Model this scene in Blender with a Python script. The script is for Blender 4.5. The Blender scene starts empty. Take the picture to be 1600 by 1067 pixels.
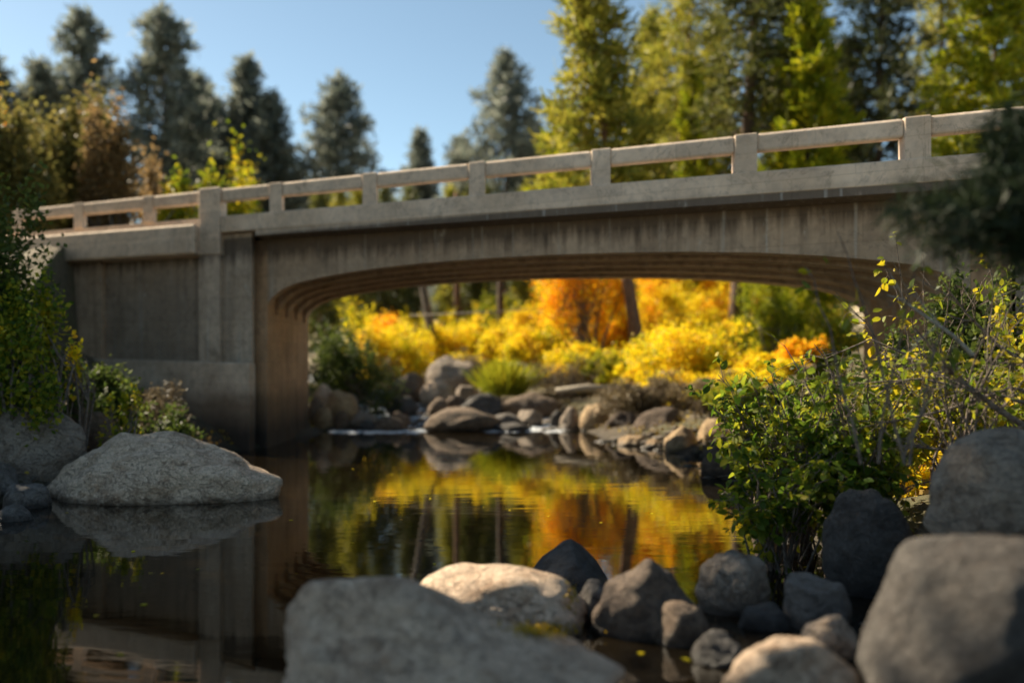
import bpy, math, random
import numpy as np
from mathutils import Vector, noise as mnoise

S = bpy.context.scene
COL = S.collection
R = math.radians

# ------------------------------------------------------------------ camera, sky, sun, exposure
CAM_Z, FPX, HOR = 2.55, 1500.0, 560.0          # eye height above the pool, focal length and horizon in photo pixels
cd = bpy.data.cameras.new('camera'); cam = bpy.data.objects.new('camera', cd); COL.objects.link(cam)
cam.location = (0, 0, CAM_Z); cam.rotation_euler = (R(90), 0, 0)
cd.sensor_width = 36; cd.lens = 36 * FPX / 1600; cd.shift_y = (HOR - 533.5) / 1600
cd.clip_start = 0.1; cd.clip_end = 3000
cd.dof.use_dof = True; cd.dof.focus_distance = 14.0; cd.dof.aperture_fstop = 0.31
S.camera = cam

SUN_AZ, SUN_EL = math.atan2(-0.82, 0.574), R(38)  # from +Y towards +X
w = bpy.data.worlds.new('World'); S.world = w; w.use_nodes = True
nt = w.node_tree; nt.nodes.clear()
out = nt.nodes.new('ShaderNodeOutputWorld'); bg = nt.nodes.new('ShaderNodeBackground'); sky = nt.nodes.new('ShaderNodeTexSky')
sky.sky_type = 'NISHITA'; sky.sun_disc = False; sky.sun_elevation = SUN_EL; sky.sun_rotation = SUN_AZ
sky.air_density = 0.75; sky.dust_density = 1.0; sky.ozone_density = 0.5; sky.altitude = 2000
bg.inputs['Strength'].default_value = 0.080
tint = nt.nodes.new('ShaderNodeMix'); tint.data_type = 'RGBA'; tint.blend_type = 'MULTIPLY'; tint.inputs[0].default_value = 1
tint.inputs[7].default_value = (0.86, 0.86, 0.69, 1)      # a warm white balance over the whole sky
nt.links.new(sky.outputs[0], tint.inputs[6]); nt.links.new(tint.outputs[2], bg.inputs[0]); nt.links.new(bg.outputs[0], out.inputs[0])
sd = bpy.data.lights.new('sun', 'SUN'); sun = bpy.data.objects.new('sun', sd); COL.objects.link(sun)
sd.energy = 4.0; sd.angle = R(0.5); sd.color = (1.0, 0.86, 0.64)
SD = Vector((math.sin(SUN_AZ) * math.cos(SUN_EL), math.cos(SUN_AZ) * math.cos(SUN_EL), math.sin(SUN_EL)))
sun.rotation_euler = SD.to_track_quat('Z', 'Y').to_euler(); sun.location = SD * 60
S.view_settings.view_transform = 'Standard'; S.view_settings.look = 'None'
S.view_settings.exposure = 1.66; S.view_settings.gamma = 1.0; S.view_settings.use_curve_mapping = False
try: S.cycles.use_denoising = True
except Exception: pass
S.cycles.max_bounces = 8; S.cycles.transparent_max_bounces = 4

# ------------------------------------------------------------------ helpers
def P(px, py, Y):
    return Vector(((px - 800) / FPX * Y, Y, CAM_Z + (HOR - py) / FPX * Y))

def tag(o, label=None, cat=None, group=None, kind=None):
    for k, v in (('label', label), ('category', cat), ('group', group), ('kind', kind)):
        if v: o[k] = v
    return o

def link(name, me, mat=None, parent=None, smooth=False):
    o = bpy.data.objects.new(name, me); COL.objects.link(o)
    if mat and not me.materials: me.materials.append(mat)
    if parent: o.parent = parent
    if smooth: me.polygons.foreach_set('use_smooth', np.ones(len(me.polygons), dtype=bool))
    return o

def empty(name, loc, label, cat, group=None):
    o = bpy.data.objects.new(name, None); COL.objects.link(o); o.location = loc
    o.empty_display_size = .2
    return tag(o, label, cat, group)

def mesh_np(name, V, F):
    """V (n,3) and F (m,k) numpy arrays, k = 3 or 4."""
    me = bpy.data.meshes.new(name)
    k = F.shape[1]
    me.vertices.add(len(V)); me.vertices.foreach_set('co', np.asarray(V, dtype=np.float32).ravel())
    me.loops.add(F.size); me.loops.foreach_set('vertex_index', F.astype(np.int32).ravel())
    me.polygons.add(len(F)); me.polygons.foreach_set('loop_start', (np.arange(len(F)) * k).astype(np.int32))
    me.polygons.foreach_set('loop_total', np.full(len(F), k, dtype=np.int32))
    me.update(calc_edges=True); me.validate()
    return me

class MB:
    def __init__(s): s.v = []; s.f = []
    def add(s, v, f):
        b = len(s.v); s.v += [tuple(p) for p in v]; s.f += [tuple(i + b for i in q) for q in f]
    def tube(s, pts, rad, n=6, cap=True):
        pts = [Vector(p) for p in pts]; b = len(s.v)
        prev = None
        for i, p in enumerate(pts):
            d = (pts[min(i + 1, len(pts) - 1)] - pts[max(i - 1, 0)]).normalized()
            a = d.orthogonal().normalized() if prev is None else (prev - d * prev.dot(d)).normalized()
            prev = a; c = d.cross(a)
            r = rad[i] if hasattr(rad, '__len__') else rad
            for k in range(n):
                t = 2 * math.pi * k / n
                s.v.append(tuple(p + (a * math.cos(t) + c * math.sin(t)) * r))
        for i in range(len(pts) - 1):
            for k in range(n):
                k2 = (k + 1) % n
                s.f.append((b + i * n + k, b + i * n + k2, b + (i + 1) * n + k2, b + (i + 1) * n + k))
        if cap:
            s.f.append(tuple(b + k for k in range(n))[::-1]); s.f.append(tuple(b + (len(pts) - 1) * n + k for k in range(n)))
    def build(s, name, mat, parent=None, smooth=False, origin=None):
        me = bpy.data.meshes.new(name)
        v = s.v if origin is None else [(p[0] - origin[0], p[1] - origin[1], p[2] - origin[2]) for p in s.v]
        me.from_pydata(v, [], s.f); me.update()
        return link(name, me, mat, parent, smooth)

# ------------------------------------------------------------------ materials
class N:
    def __init__(s, name):
        s.m = bpy.data.materials.new(name); s.m.use_nodes = True; s.t = s.m.node_tree
        s.t.nodes.clear(); s.out = s.n('ShaderNodeOutputMaterial')
    def n(s, typ, **kw):
        nd = s.t.nodes.new(typ)
        for k, v in kw.items():
            if k in nd.inputs: s.set(nd.inputs[k], v)
            else: setattr(nd, k, v)
        return nd
    def set(s, sock, v):
        if isinstance(v, bpy.types.NodeSocket): s.t.links.new(v, sock)
        elif hasattr(v, '__len__') and len(v) == 3 and sock.type == 'RGBA': sock.default_value = (*v, 1)
        else: sock.default_value = v
    def noise(s, vec, scale, detail=4, rough=.55, dist=0):
        nd = s.n('ShaderNodeTexNoise', Scale=scale, Detail=detail, Roughness=rough, Distortion=dist)
        if vec is not None: s.t.links.new(vec, nd.inputs['Vector'])
        return nd.outputs['Fac']
    def ramp(s, fac, stops, interp='LINEAR'):
        nd = s.n('ShaderNodeValToRGB'); s.t.links.new(fac, nd.inputs[0]); cr = nd.color_ramp; cr.interpolation = interp
        while len(cr.elements) < len(stops): cr.elements.new(.5)
        for e, (p, c) in zip(cr.elements, stops):
            e.position = p; e.color = (*c, 1) if hasattr(c, '__len__') else (c, c, c, 1)
        return nd.outputs[0]
    def mix(s, fac, a, b, mode='MIX'):
        nd = s.n('ShaderNodeMix', data_type='RGBA', blend_type=mode)
        s.set(nd.inputs[0], fac); s.set(nd.inputs[6], a); s.set(nd.inputs[7], b)
        return nd.outputs[2]
    def math(s, op, a, b=0, clamp=False):
        nd = s.n('ShaderNodeMath', operation=op, use_clamp=clamp); s.set(nd.inputs[0], a); s.set(nd.inputs[1], b)
        return nd.outputs[0]
    def mapr(s, v, a, b, c, d):
        nd = s.n('ShaderNodeMapRange'); s.set(nd.inputs[0], v)
        for i, x in enumerate((a, b, c, d)): nd.inputs[i + 1].default_value = x
        return nd.outputs[0]
    def bump(s, h, strength, dist=.05, normal=None):
        nd = s.n('ShaderNodeBump', Strength=strength, Distance=dist); s.t.links.new(h, nd.inputs['Height'])
        if normal is not None: s.t.links.new(normal, nd.inputs['Normal'])
        return nd.outputs[0]
    def scaled(s, vec, sc):
        nd = s.n('ShaderNodeVectorMath', operation='MULTIPLY'); s.t.links.new(vec, nd.inputs[0]); nd.inputs[1].default_value = sc
        return nd.outputs[0]
    def finish(s, sh): s.t.links.new(sh, s.out.inputs[0]); return s.m

def mat_rock():
    n = N('river_rock')
    g = n.n('ShaderNodeNewGeometry'); pos = g.outputs['Position']; oi = n.n('ShaderNodeObjectInfo')
    tint = oi.outputs['Color']
    big = n.noise(pos, 1.6, 5, .6, .4); mid = n.noise(pos, 7, 6, .65); fine = n.noise(pos, 55, 4, .7)
    c = n.mix(n.ramp(big, [(.38, 0), (.60, 1)]), n.mix(1, tint, (.58, .49, .41), 'MULTIPLY'), n.mix(1, tint, (1.08, 1.02, .95), 'MULTIPLY'))
    c = n.mix(n.ramp(mid, [(.42, 0), (.66, .75)]), c, n.mix(1, tint, (1.30, 1.26, 1.2), 'MULTIPLY'))
    c = n.mix(n.ramp(fine, [(.38, .4), (.5, 0)]), c, n.mix(1, tint, (.35, .33, .32), 'MULTIPLY'))
    vo = n.n('ShaderNodeTexVoronoi', Scale=38.0); n.t.links.new(pos, vo.inputs['Vector'])
    sp = n.ramp(vo.outputs['Color'], [(.30, .75), (.34, 0)]); c = n.mix(n.math('MULTIPLY', sp, .28), c, n.mix(1, tint, (.30, .28, .27), 'MULTIPLY'))
    sp2 = n.ramp(vo.outputs['Color'], [(.72, 0), (.76, .7)]); c = n.mix(n.math('MULTIPLY', sp2, .25), c, n.mix(1, tint, (1.7, 1.65, 1.6), 'MULTIPLY'))
    lich = n.ramp(n.noise(pos, 9, 8, .75, .8), [(.53, 0), (.63, .6)])
    c = n.mix(n.math('MULTIPLY', lich, n.ramp(big, [(.4, .15), (.6, 1)])), c, n.mix(1, tint, (.80, .80, .74), 'MULTIPLY'))
    c = n.mix(n.ramp(n.noise(pos, 2.6, 4, .6, 1.5), [(.56, 0), (.70, .55)]), c, n.mix(1, tint, (.55, .40, .28), 'MULTIPLY'))
    crack = n.ramp(n.noise(n.scaled(pos, (1, 1, 2.2)), 2.2, 7, .6, 2.2), [(.485, 0), (.5, .8), (.515, 0)]); c = n.mix(n.math('MULTIPLY', crack, .6), c, (.05, .04, .035))
    sep = n.n('ShaderNodeSeparateXYZ'); n.t.links.new(pos, sep.inputs[0])
    zz = n.math('ADD', sep.outputs[2], n.math('MULTIPLY', n.math('SUBTRACT', mid, .5), .25))
    wet = n.mapr(zz, .02, .16, 1, 0)
    c = n.mix(n.math('MULTIPLY', wet, .75), c, n.mix(1, tint, (.12, .10, .08), 'MULTIPLY'))
    b = n.n('ShaderNodeBsdfPrincipled'); n.set(b.inputs['Base Color'], c)
    n.set(b.inputs['Roughness'], n.mapr(wet, 0, 1, .82, .35))
    h = n.math('ADD', n.math('MULTIPLY', fine, .25), n.math('ADD', mid, n.math('MULTIPLY', n.noise(pos, 20, 6, .7), .5)))
    h = n.math('SUBTRACT', h, n.math('MULTIPLY', crack, .5))
    n.set(b.inputs['Normal'], n.bump(h, .9, .08))
    return n.finish(b.outputs[0])

def mat_concrete(name='weathered_concrete', k=1.0, stain_shade=1.0, tone=(1, 1, 1)):
    n = N(name)
    g = n.n('ShaderNodeNewGeometry'); pos = g.outputs['Position']
    sep = n.n('ShaderNodeSeparateXYZ'); n.t.links.new(pos, sep.inputs[0]); z = sep.outputs[2]
    big = n.noise(pos, .8, 5, .6, .3); mid = n.noise(pos, 4.5, 6, .65); fine = n.noise(pos, 40, 4, .7)
    streak = n.noise(n.scaled(pos, (2.6, 2.6, .16)), 1.6, 5, .65)
    c = n.mix(n.ramp(big, [(.35, 0), (.65, 1)]), (.40, .305, .225), (.53, .42, .325))
    c = n.mix(n.ramp(mid, [(.45, 0), (.75, .55)]), c, (.20, .165, .135))
    # drip stains below the deck and on the abutment, plus painted overhang shade
    below = n.mapr(z, 5.9, 6.15, stain_shade, .12 * stain_shade)
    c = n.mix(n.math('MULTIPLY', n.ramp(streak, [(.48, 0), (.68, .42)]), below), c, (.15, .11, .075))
    under = n.math('MULTIPLY', n.mapr(n.math('ADD', z, n.math('MULTIPLY', streak, 1.1)), 5.75, 6.1, 0, .8 * stain_shade), n.mapr(z, 5.93, 6.0, 1, 0))
    c = n.mix(under, c, (.06, .042, .03))  # dark band: shade of the deck overhang put into the colour
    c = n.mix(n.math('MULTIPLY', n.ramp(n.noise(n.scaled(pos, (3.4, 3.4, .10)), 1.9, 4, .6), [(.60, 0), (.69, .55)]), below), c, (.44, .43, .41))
    # old flood marks: rusty brown band, then a black wet foot
    zz = n.math('ADD', z, n.math('MULTIPLY', n.math('SUBTRACT', n.noise(n.scaled(pos, (1, 1, .4)), 1.3, 5, .6), .5), .7))
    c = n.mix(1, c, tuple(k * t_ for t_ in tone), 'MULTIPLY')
    # form panels left by the shuttering, hairline cracks, lime runs
    uu = n.math('ADD', n.math('MULTIPLY', sep.outputs[0], .862), n.math('MULTIPLY', sep.outputs[1], -.507))
    cv = n.n('ShaderNodeCombineXYZ'); n.t.links.new(uu, cv.inputs[0]); n.t.links.new(z, cv.inputs[1])
    br = n.n('ShaderNodeTexBrick'); n.t.links.new(cv.outputs[0], br.inputs['Vector'])
    for k_, v_ in (('Scale', 1.0), ('Mortar Size', .008), ('Brick Width', 2.44), ('Row Height', .61), ('Mortar Smooth', .6)): br.inputs[k_].default_value = v_
    br.inputs['Color1'].default_value = (.86, .86, .86, 1); br.inputs['Color2'].default_value = (1.08, 1.07, 1.05, 1); br.inputs['Mortar'].default_value = (.62, .6, .57, 1)
    c = n.mix(.75, c, br.outputs['Color'], 'MULTIPLY')
    crack = n.ramp(n.noise(pos, .9, 8, .62, 1.6), [(.490, 0), (.5, .8), (.510, 0)]); c = n.mix(n.math('MULTIPLY', crack, .55), c, (.07, .055, .045))
    c = n.mix(n.ramp(n.noise(pos, 1.7, 6, .7, .6), [(.60, 0), (.70, .5)]), c, (.10, .085, .06))
    c = n.mix(n.ramp(n.noise(n.scaled(pos, (1.5, 1.5, .5)), 2.3, 6, .7, .8), [(.62, 0), (.72, .55)]), c, (.56, .52, .46))
    c = n.mix(n.mapr(zz, 1.25, 1.75, .75, 0), c, (.135, .085, .05))
    c = n.mix(n.mapr(zz, .45, 1.15, .9, 0), c, (.035, .026, .02))
    b = n.n('ShaderNodeBsdfPrincipled', Roughness=.85); n.set(b.inputs['Base Color'], c)
    board = n.n('ShaderNodeTexWave', wave_type='BANDS', bands_direction='Z', Scale=1.1, Distortion=.6, Detail=2)
    n.t.links.new(pos, board.inputs['Vector'])
    h = n.math('ADD', n.math('MULTIPLY', fine, .3), n.math('ADD', mid, n.math('MULTIPLY', board.outputs['Fac'], .25)))
    n.set(b.inputs['Normal'], n.bump(h, .35, .03))
    return n.finish(b.outputs[0])

def mat_leaf(name, cols, trans=.45, rough=.55, clump=.9):
    n = N(name)
    g = n.n('ShaderNodeNewGeometry'); pos = g.outputs['Position']
    f = n.math('ADD', n.math('MULTIPLY', g.outputs['Random Per Island'], .6),
               n.math('MULTIPLY', n.ramp(n.noise(pos, clump, 3, .5), [(.3, 0), (.7, 1)]), .4))
    k = len(cols)
    c = n.ramp(f, [((i + .5) / k, col) for i, col in enumerate(cols)])
    d = n.n('ShaderNodeBsdfPrincipled', Roughness=rough); n.set(d.inputs['Base Color'], c)
    d.inputs['Specular IOR Level'].default_value = .25
    t = n.n('ShaderNodeBsdfTranslucent'); n.set(t.inputs[0], n.mix(.35, c, n.mix(1, c, c, 'ADD')))
    m = n.n('ShaderNodeMixShader'); m.inputs[0].default_value = trans
    n.t.links.new(d.outputs[0], m.inputs[1]); n.t.links.new(t.outputs[0], m.inputs[2])
    return n.finish(m.outputs[0])

def mat_bark(name, a, b, vs=.25, sc=9):
    n = N(name)
    g = n.n('ShaderNodeNewGeometry'); v = n.scaled(g.outputs['Position'], (1, 1, vs))
    f = n.noise(v, sc, 5, .65); c = n.mix(n.ramp(f, [(.35, 0), (.65, 1)]), a, b)
    p = n.n('ShaderNodeBsdfPrincipled', Roughness=.9); n.set(p.inputs['Base Color'], c)
    n.set(p.inputs['Normal'], n.bump(f, .8, .04))
    return n.finish(p.outputs[0])

def mat_ground():
    n = N('bank_soil')
    g = n.n('ShaderNodeNewGeometry'); pos = g.outputs['Position']
    a = n.noise(pos, .5, 5, .6); b_ = n.noise(pos, 6, 6, .7); f = n.noise(pos, 45, 4, .7)
    c = n.mix(n.ramp(b_, [(.35, 0), (.65, 1)]), (.045, .034, .022), (.12, .09, .055))
    c = n.mix(n.ramp(a, [(.45, 0), (.6, .7)]), c, (.06, .065, .02))
    c = n.mix(n.ramp(f, [(.55, 0), (.66, .6)]), c, (.26, .18, .06))
    sep = n.n('ShaderNodeSeparateXYZ'); n.t.links.new(pos, sep.inputs[0])
    dry = n.math('MULTIPLY', n.mapr(n.math('ADD', sep.outputs[2], n.math('MULTIPLY', a, .8)), .9, 1.5, 0, 1), n.ramp(b_, [(.3, .75), (.6, 1)]))
    far = n.math('MAXIMUM', n.mapr(sep.outputs[1], 1, -4, 0, 1), n.math('MAXIMUM', n.mapr(sep.outputs[1], 62, 80, 0, 1), n.mapr(n.math('ABSOLUTE', sep.outputs[0]), 20, 26, 0, 1)))
    dry = n.math('MULTIPLY', dry, n.mapr(far, 0, 1, .12, 1))
    c = n.mix(dry, c, n.mix(f, (.32, .25, .14), (.46, .38, .25)))  # pale ground away from the creek, added to bounce fill onto the bridge
    c = n.mix(n.mapr(sep.outputs[2], -.1, .35, .85, 0), c, (.018, .014, .01))
    p = n.n('ShaderNodeBsdfPrincipled', Roughness=.9); n.set(p.inputs['Base Color'], c)
    n.set(p.inputs['Normal'], n.bump(n.math('ADD', b_, n.math('MULTIPLY', f, .5)), .8, .08))
    return n.finish(p.outputs[0])

def mat_hill():
    n = N('wooded_hill')
    g = n.n('ShaderNodeNewGeometry'); pos = g.outputs['Position']
    a = n.noise(pos, .06, 6, .7)
    c = n.ramp(a, [(.35, (.018, .026, .02)), (.6, (.05, .065, .04)), (.75, (.10, .085, .04))])
    p = n.n('ShaderNodeBsdfPrincipled', Roughness=.95); n.set(p.inputs['Base Color'], c)
    n.set(p.inputs['Normal'], n.bump(n.noise(pos, .2, 6, .7), 1, 4))
    return n.finish(p.outputs[0])

def mat_water():
    n = N('still_dark_water')
    g = n.n('ShaderNodeNewGeometry'); pos = g.outputs['Position']
    p = n.n('ShaderNodeBsdfPrincipled', Roughness=.03, IOR=1.6); n.set(p.inputs['Base Color'], (.007, .005, .0025))
    h1 = n.noise(n.scaled(pos, (.55, 1.6, 1)), 1.5, 3, .5, .3); h2 = n.noise(n.scaled(pos, (1, 2.2, 1)), 7, 2, .5)
    n.set(p.inputs['Normal'], n.bump(n.math('ADD', h1, n.math('MULTIPLY', h2, .05)), .024, .10))
    return n.finish(p.outputs[0])

def mat_rapids():
    n = N('broken_water')
    g = n.n('ShaderNodeNewGeometry'); pos = g.outputs['Position']
    foam = n.ramp(n.noise(n.scaled(pos, (1, .55, 1)), 2.6, 6, .7, 1.2), [(.44, 0), (.58, 1)])
    p = n.n('ShaderNodeBsdfPrincipled', IOR=1.36); n.set(p.inputs['Base Color'], n.mix(foam, (.03, .03, .028), (.62, .66, .70)))
    n.set(p.inputs['Roughness'], n.mapr(foam, 0, 1, .08, .6))
    n.set(p.inputs['Normal'], n.bump(n.noise(pos, 4.5, 5, .6, .8), .9, .12))
    return n.finish(p.outputs[0])

def mat_plain(name, col, rough=.9, var=.35, sc=8):
    n = N(name)
    g = n.n('ShaderNodeNewGeometry'); f = n.noise(g.outputs['Position'], sc, 5, .65)
    p = n.n('ShaderNodeBsdfPrincipled', Roughness=rough)
    n.set(p.inputs['Base Color'], n.mix(f, tuple(x * (1 - var) for x in col), tuple(x * (1 + var) for x in col)))
    n.set(p.inputs['Normal'], n.bump(f, .4, .02))
    return n.finish(p.outputs[0])

M = {
    'rock': mat_rock(), 'conc': mat_concrete('weathered_concrete', 1.12), 'conc_dark': mat_concrete('darkened_concrete', .74), 'conc_clean': mat_concrete('clean_concrete', 1.5, .2), 'conc_pale': mat_concrete('pale_concrete', 1.32, .4), 'conc_brown': mat_concrete('brown_stain_bounce_concrete', 1.0, 1.0, (1.12, .86, .62)), 'conc_beige': mat_concrete('beige_concrete', 1.0, 1.0, (1.06, .97, .88)), 'ground': mat_ground(), 'hill': mat_hill(), 'water': mat_water(), 'rapids': mat_rapids(),  # conc_brown: brown stain plus orange foliage bounce put into the colour
    'asphalt': mat_plain('asphalt', (.05, .05, .05), .85, .25, 30), 'paint': mat_plain('road_paint', (.75, .6, .12), .6, .12),
    'pine_far': mat_leaf('blue_green_needles', [(.085, .105, .085), (.155, .175, .145), (.24, .25, .21)], .5),  # bluish pallor of distance haze put into the needle colour
    'pine_dark': mat_leaf('dark_needles', [(.022, .030, .012), (.045, .056, .018), (.085, .09, .024)], .25),
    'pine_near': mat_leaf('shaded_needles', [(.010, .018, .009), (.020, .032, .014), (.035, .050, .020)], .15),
    'pine_gold': mat_leaf('sunny_needles', [(.11, .13, .016), (.25, .24, .03), (.38, .32, .045)], .45),
    'pine_olive': mat_leaf('olive_needles', [(.05, .06, .018), (.10, .11, .026), (.17, .16, .035)], .35),
    'cedar': mat_leaf('yellow_green_foliage', [(.13, .17, .008), (.24, .26, .010), (.36, .32, .012)], .5),
    'yellow': mat_leaf('yellow_leaves', [(.07, .10, .014), (.32, .34, .014), (.60, .53, .015), (.80, .63, .015), (.84, .63, .014), (.76, .46, .016), (.30, .17, .03)], .5),
    'orange': mat_leaf('orange_leaves', [(.28, .25, .014), (.78, .54, .012), (.85, .54, .012), (.85, .46, .010), (.82, .34, .010), (.48, .18, .02)], .5),
    'ygreen': mat_leaf('yellowing_green_leaves', [(.08, .13, .010), (.18, .22, .012), (.36, .32, .015), (.50, .36, .015)], .5),
    'green': mat_leaf('green_leaves', [(.035, .075, .008), (.075, .13, .012), (.16, .21, .018), (.32, .31, .02), (.46, .35, .02)], .55),
    'willow_green': mat_leaf('dark_willow_leaves', [(.035, .058, .014), (.065, .095, .018), (.12, .15, .026)], .45),
    'olive': mat_leaf('olive_leaves', [(.08, .085, .028), (.15, .14, .038), (.24, .19, .05)], .5),
    'brown': mat_leaf('brown_leaves', [(.12, .085, .04), (.20, .135, .06), (.28, .18, .075)], .5),
    'brown_litter': mat_leaf('fallen_leaves', [(.07, .045, .02), (.16, .10, .035), (.30, .20, .04), (.50, .36, .03)], .2),
    'dry': mat_leaf('dry_twigs_and_leaves', [(.09, .07, .045), (.17, .13, .075), (.26, .20, .10)], .25),
    'moss': mat_leaf('yellow_moss', [(.22, .18, .015), (.42, .30, .02), (.55, .34, .02)], .4, clump=6),
    'grassy': mat_leaf('yellow_green_grass', [(.13, .16, .012), (.26, .27, .015), (.40, .34, .02)], .4),
    'bark': mat_bark('pine_bark', (.035, .022, .014), (.13, .078, .048)),
    'bark_red': mat_bark('red_pine_bark', (.10, .05, .028), (.26, .135, .075)),
    'bark_grey': mat_bark('grey_bark', (.06, .048, .04), (.19, .155, .125)),
    'twig': mat_bark('twig_bark', (.07, .05, .04), (.24, .19, .15), .6, 20),
    'pale_twig': mat_bark('pale_twig_bark', (.22, .19, .15), (.40, .36, .30), .6, 20),
    'wood': mat_bark('grey_driftwood', (.20, .17, .13), (.38, .33, .26), 1, 12),
}

# ------------------------------------------------------------------ terrain
XL = ([-60, 0, 8, 13, 16, 20, 25, 33, 37, 40, 45, 50, 60, 90], [-16, -9, -8.6, -9.2, -9.0, -8.2, -7.4, -6.6, -6.4, -6.8, -8.6, -11.5, -18, -40])
XR = ([-60, 0, 5, 7, 8.5, 11, 13, 19, 24, 29, 34, 37, 40, 45, 50, 60, 90], [4, .6, 1.2, 3.2, 3.6, 4.0, 4.1, 4.8, 4.9, 3.4, 2.6, 1.6, -.8, -4.2, -7, -13, -34])
WL = ([-60, 34.2, 37, 40, 45, 50, 60, 90], [0, 0, .28, .62, 1.15, 1.4, 1.6, 2.2])
L0 = np.array((-6.75, 26.3)); LEN, S0 = 17.85, -.22; E = np.array((15.12, -8.9)) / 17.54; QW = 7.2
SLOPE, CROSS = .01636, .024

def ground_np(x, y):
    xl = np.interp(y, *XL); xr = np.interp(y, *XR); wl = np.interp(y, *WL)
    d = np.maximum(xl - x, x - xr)                      # > 0 outside the channel
    left = (xl - x) > (x - xr)
    steep = np.where(left, .40, .30)
    up = np.where(y > 34, .16, steep)
    cap = np.where(y > 36, 1.3, np.where(left, 3.2, 3.0))
    z = np.where(d > 0, np.minimum(up * d, cap), np.maximum(d * .7, -1.3))
    z = z + np.maximum(0, d - 14) * .03
    z = np.where(y < 6, np.minimum(z, 1.0 + np.maximum(0, d - 3) * .15), z) + wl
    # road embankments on both ends of the bridge
    s = (x - L0[0]) / E[0]; q = y - (L0[1] + E[1] * s)
    road = 6.35 - SLOPE * np.clip(s, -40, 60)
    side = np.maximum(0, np.abs(q - QW / 2) - QW / 2 + .35)
    endd = np.where(s < 5, np.maximum(0, s + 8.2), np.maximum(0, 20.0 - s))
    emb = road - .62 * side - np.where(endd > 0, 20, 0)
    z = np.maximum(z, emb)
    far = np.clip((y - 75) / 100, 0, 1); z = z + far * far * 6
    return z

def G(x, y): return float(ground_np(np.array([x], float), np.array([y], float))[0])

def build_ground():
    xs = np.concatenate([np.linspace(-700, -60, 16)[:-1], np.linspace(-60, -16, 34)[:-1], np.linspace(-16, 16, 100), np.linspace(16, 60, 34)[1:], np.linspace(60, 700, 16)[1:]])
    ys = np.concatenate([np.linspace(-200, -4, 14)[:-1], np.linspace(-4, 60, 170), np.linspace(60, 120, 24)[1:], np.linspace(120, 900, 16)[1:]])
    X, Y = np.meshgrid(xs, ys); Z = ground_np(X.ravel(), Y.ravel())
    x, y = X.ravel(), Y.ravel()
    for i in range(len(Z)):
        p = Vector((x[i] * .45, y[i] * .45, 0)); amp = .28 if abs(x[i]) < 60 else 1.5
        Z[i] += amp * mnoise.noise(p) + .10 * mnoise.noise(p * 4.1)
    V = np.stack([x, y, Z], 1); nx = len(xs)
    i = np.arange((len(ys) - 1) * (nx - 1)); r, c = i // (nx - 1), i % (nx - 1); a = r * nx + c
    tag(link('ground', mesh_np('ground', V, np.stack([a, a + 1, a + nx + 1, a + nx], 1)), M['ground'], None, True), kind='structure')

def grid_sheet(name, xs, ys, zf, mat):
    X, Y = np.meshgrid(xs, ys); x, y = X.ravel(), Y.ravel(); V = np.stack([x, y, zf(x, y)], 1); nx = len(xs)
    i = np.arange((len(ys) - 1) * (nx - 1)); r, c = i // (nx - 1), i % (nx - 1); a = r * nx + c
    return tag(link(name, mesh_np(name, V, np.stack([a, a + 1, a + nx + 1, a + nx], 1)), mat, None, True), kind='structure')

build_ground()
grid_sheet('water', np.linspace(-40, 14, 12), np.linspace(-58, 34.6, 20), lambda x, y: 0 * x, M['water'])
rg = np.random.default_rng(4)
def rapids_z(x, y):
    z = np.interp(y, *WL) - .03
    return z + np.array([.07 * mnoise.noise(Vector((a * 1.3, b * 1.3, 3))) + .03 * mnoise.noise(Vector((a * 4, b * 4, 7))) for a, b in zip(x, y)])
grid_sheet('rapids', np.linspace(-22, 7, 110), np.linspace(34.0, 60, 120), lambda x, y: rapids_z(x, y) - np.where(y < 34.4, .06, 0), M['rapids'])

def build_hill():
    xs = np.linspace(-700, 900, 90); ys = np.linspace(260, 800, 34)
    def zf(x, y):
        t = np.clip((y - 260) / 260, 0, 1); ridge = 70 + 22 * np.sin(x / 130 + 1) + 10 * np.sin(x / 47)
        return 3 + t * t * (3 - 2 * t) * ridge + np.array([5 * mnoise.noise(Vector((a * .03, b * .03, 1))) for a, b in zip(x, y)])
    grid_sheet('hill', xs, ys, zf, M['hill'])
build_hill()

# ------------------------------------------------------------------ bridge
def B(s, q, h):                                        # along the front face, towards the back, height at the left pier
    return Vector((L0[0] + E[0] * s, L0[1] + E[1] * s + q, h - SLOPE * s - CROSS * q))

BR = B(0, QW / 2, 0); BR.z = 0
bridge = empty('road_bridge', BR, 'weathered grey concrete road bridge with low haunched arch and open railing over the creek', 'bridge')

def bbox(name, s0, s1, q0, q1, h0, h1, parent, mat='conc', bev=.02, flat0=None):
    """bevelled block in bridge coordinates; flat0 = a level world height for its foot."""
    mb = MB()
    c = [B(s, q, h) for h in (h0, h1) for (s, q) in ((s0, q0), (s1, q0), (s1, q1), (s0, q1))]
    if flat0 is not None:
        for i in range(4): c[i].z = flat0
    mb.add(c, [(3, 2, 1, 0), (4, 5, 6, 7), (0, 1, 5, 4), (1, 2, 6, 5), (2, 3, 7, 6), (3, 0, 4, 7)])
    o = mb.build(name, M[mat], parent, origin=BR if parent else None)
    if bev:
        m = o.modifiers.new('bevel', 'BEVEL'); m.width = bev; m.segments = 2; m.limit_method = 'NONE'
    return o

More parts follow.
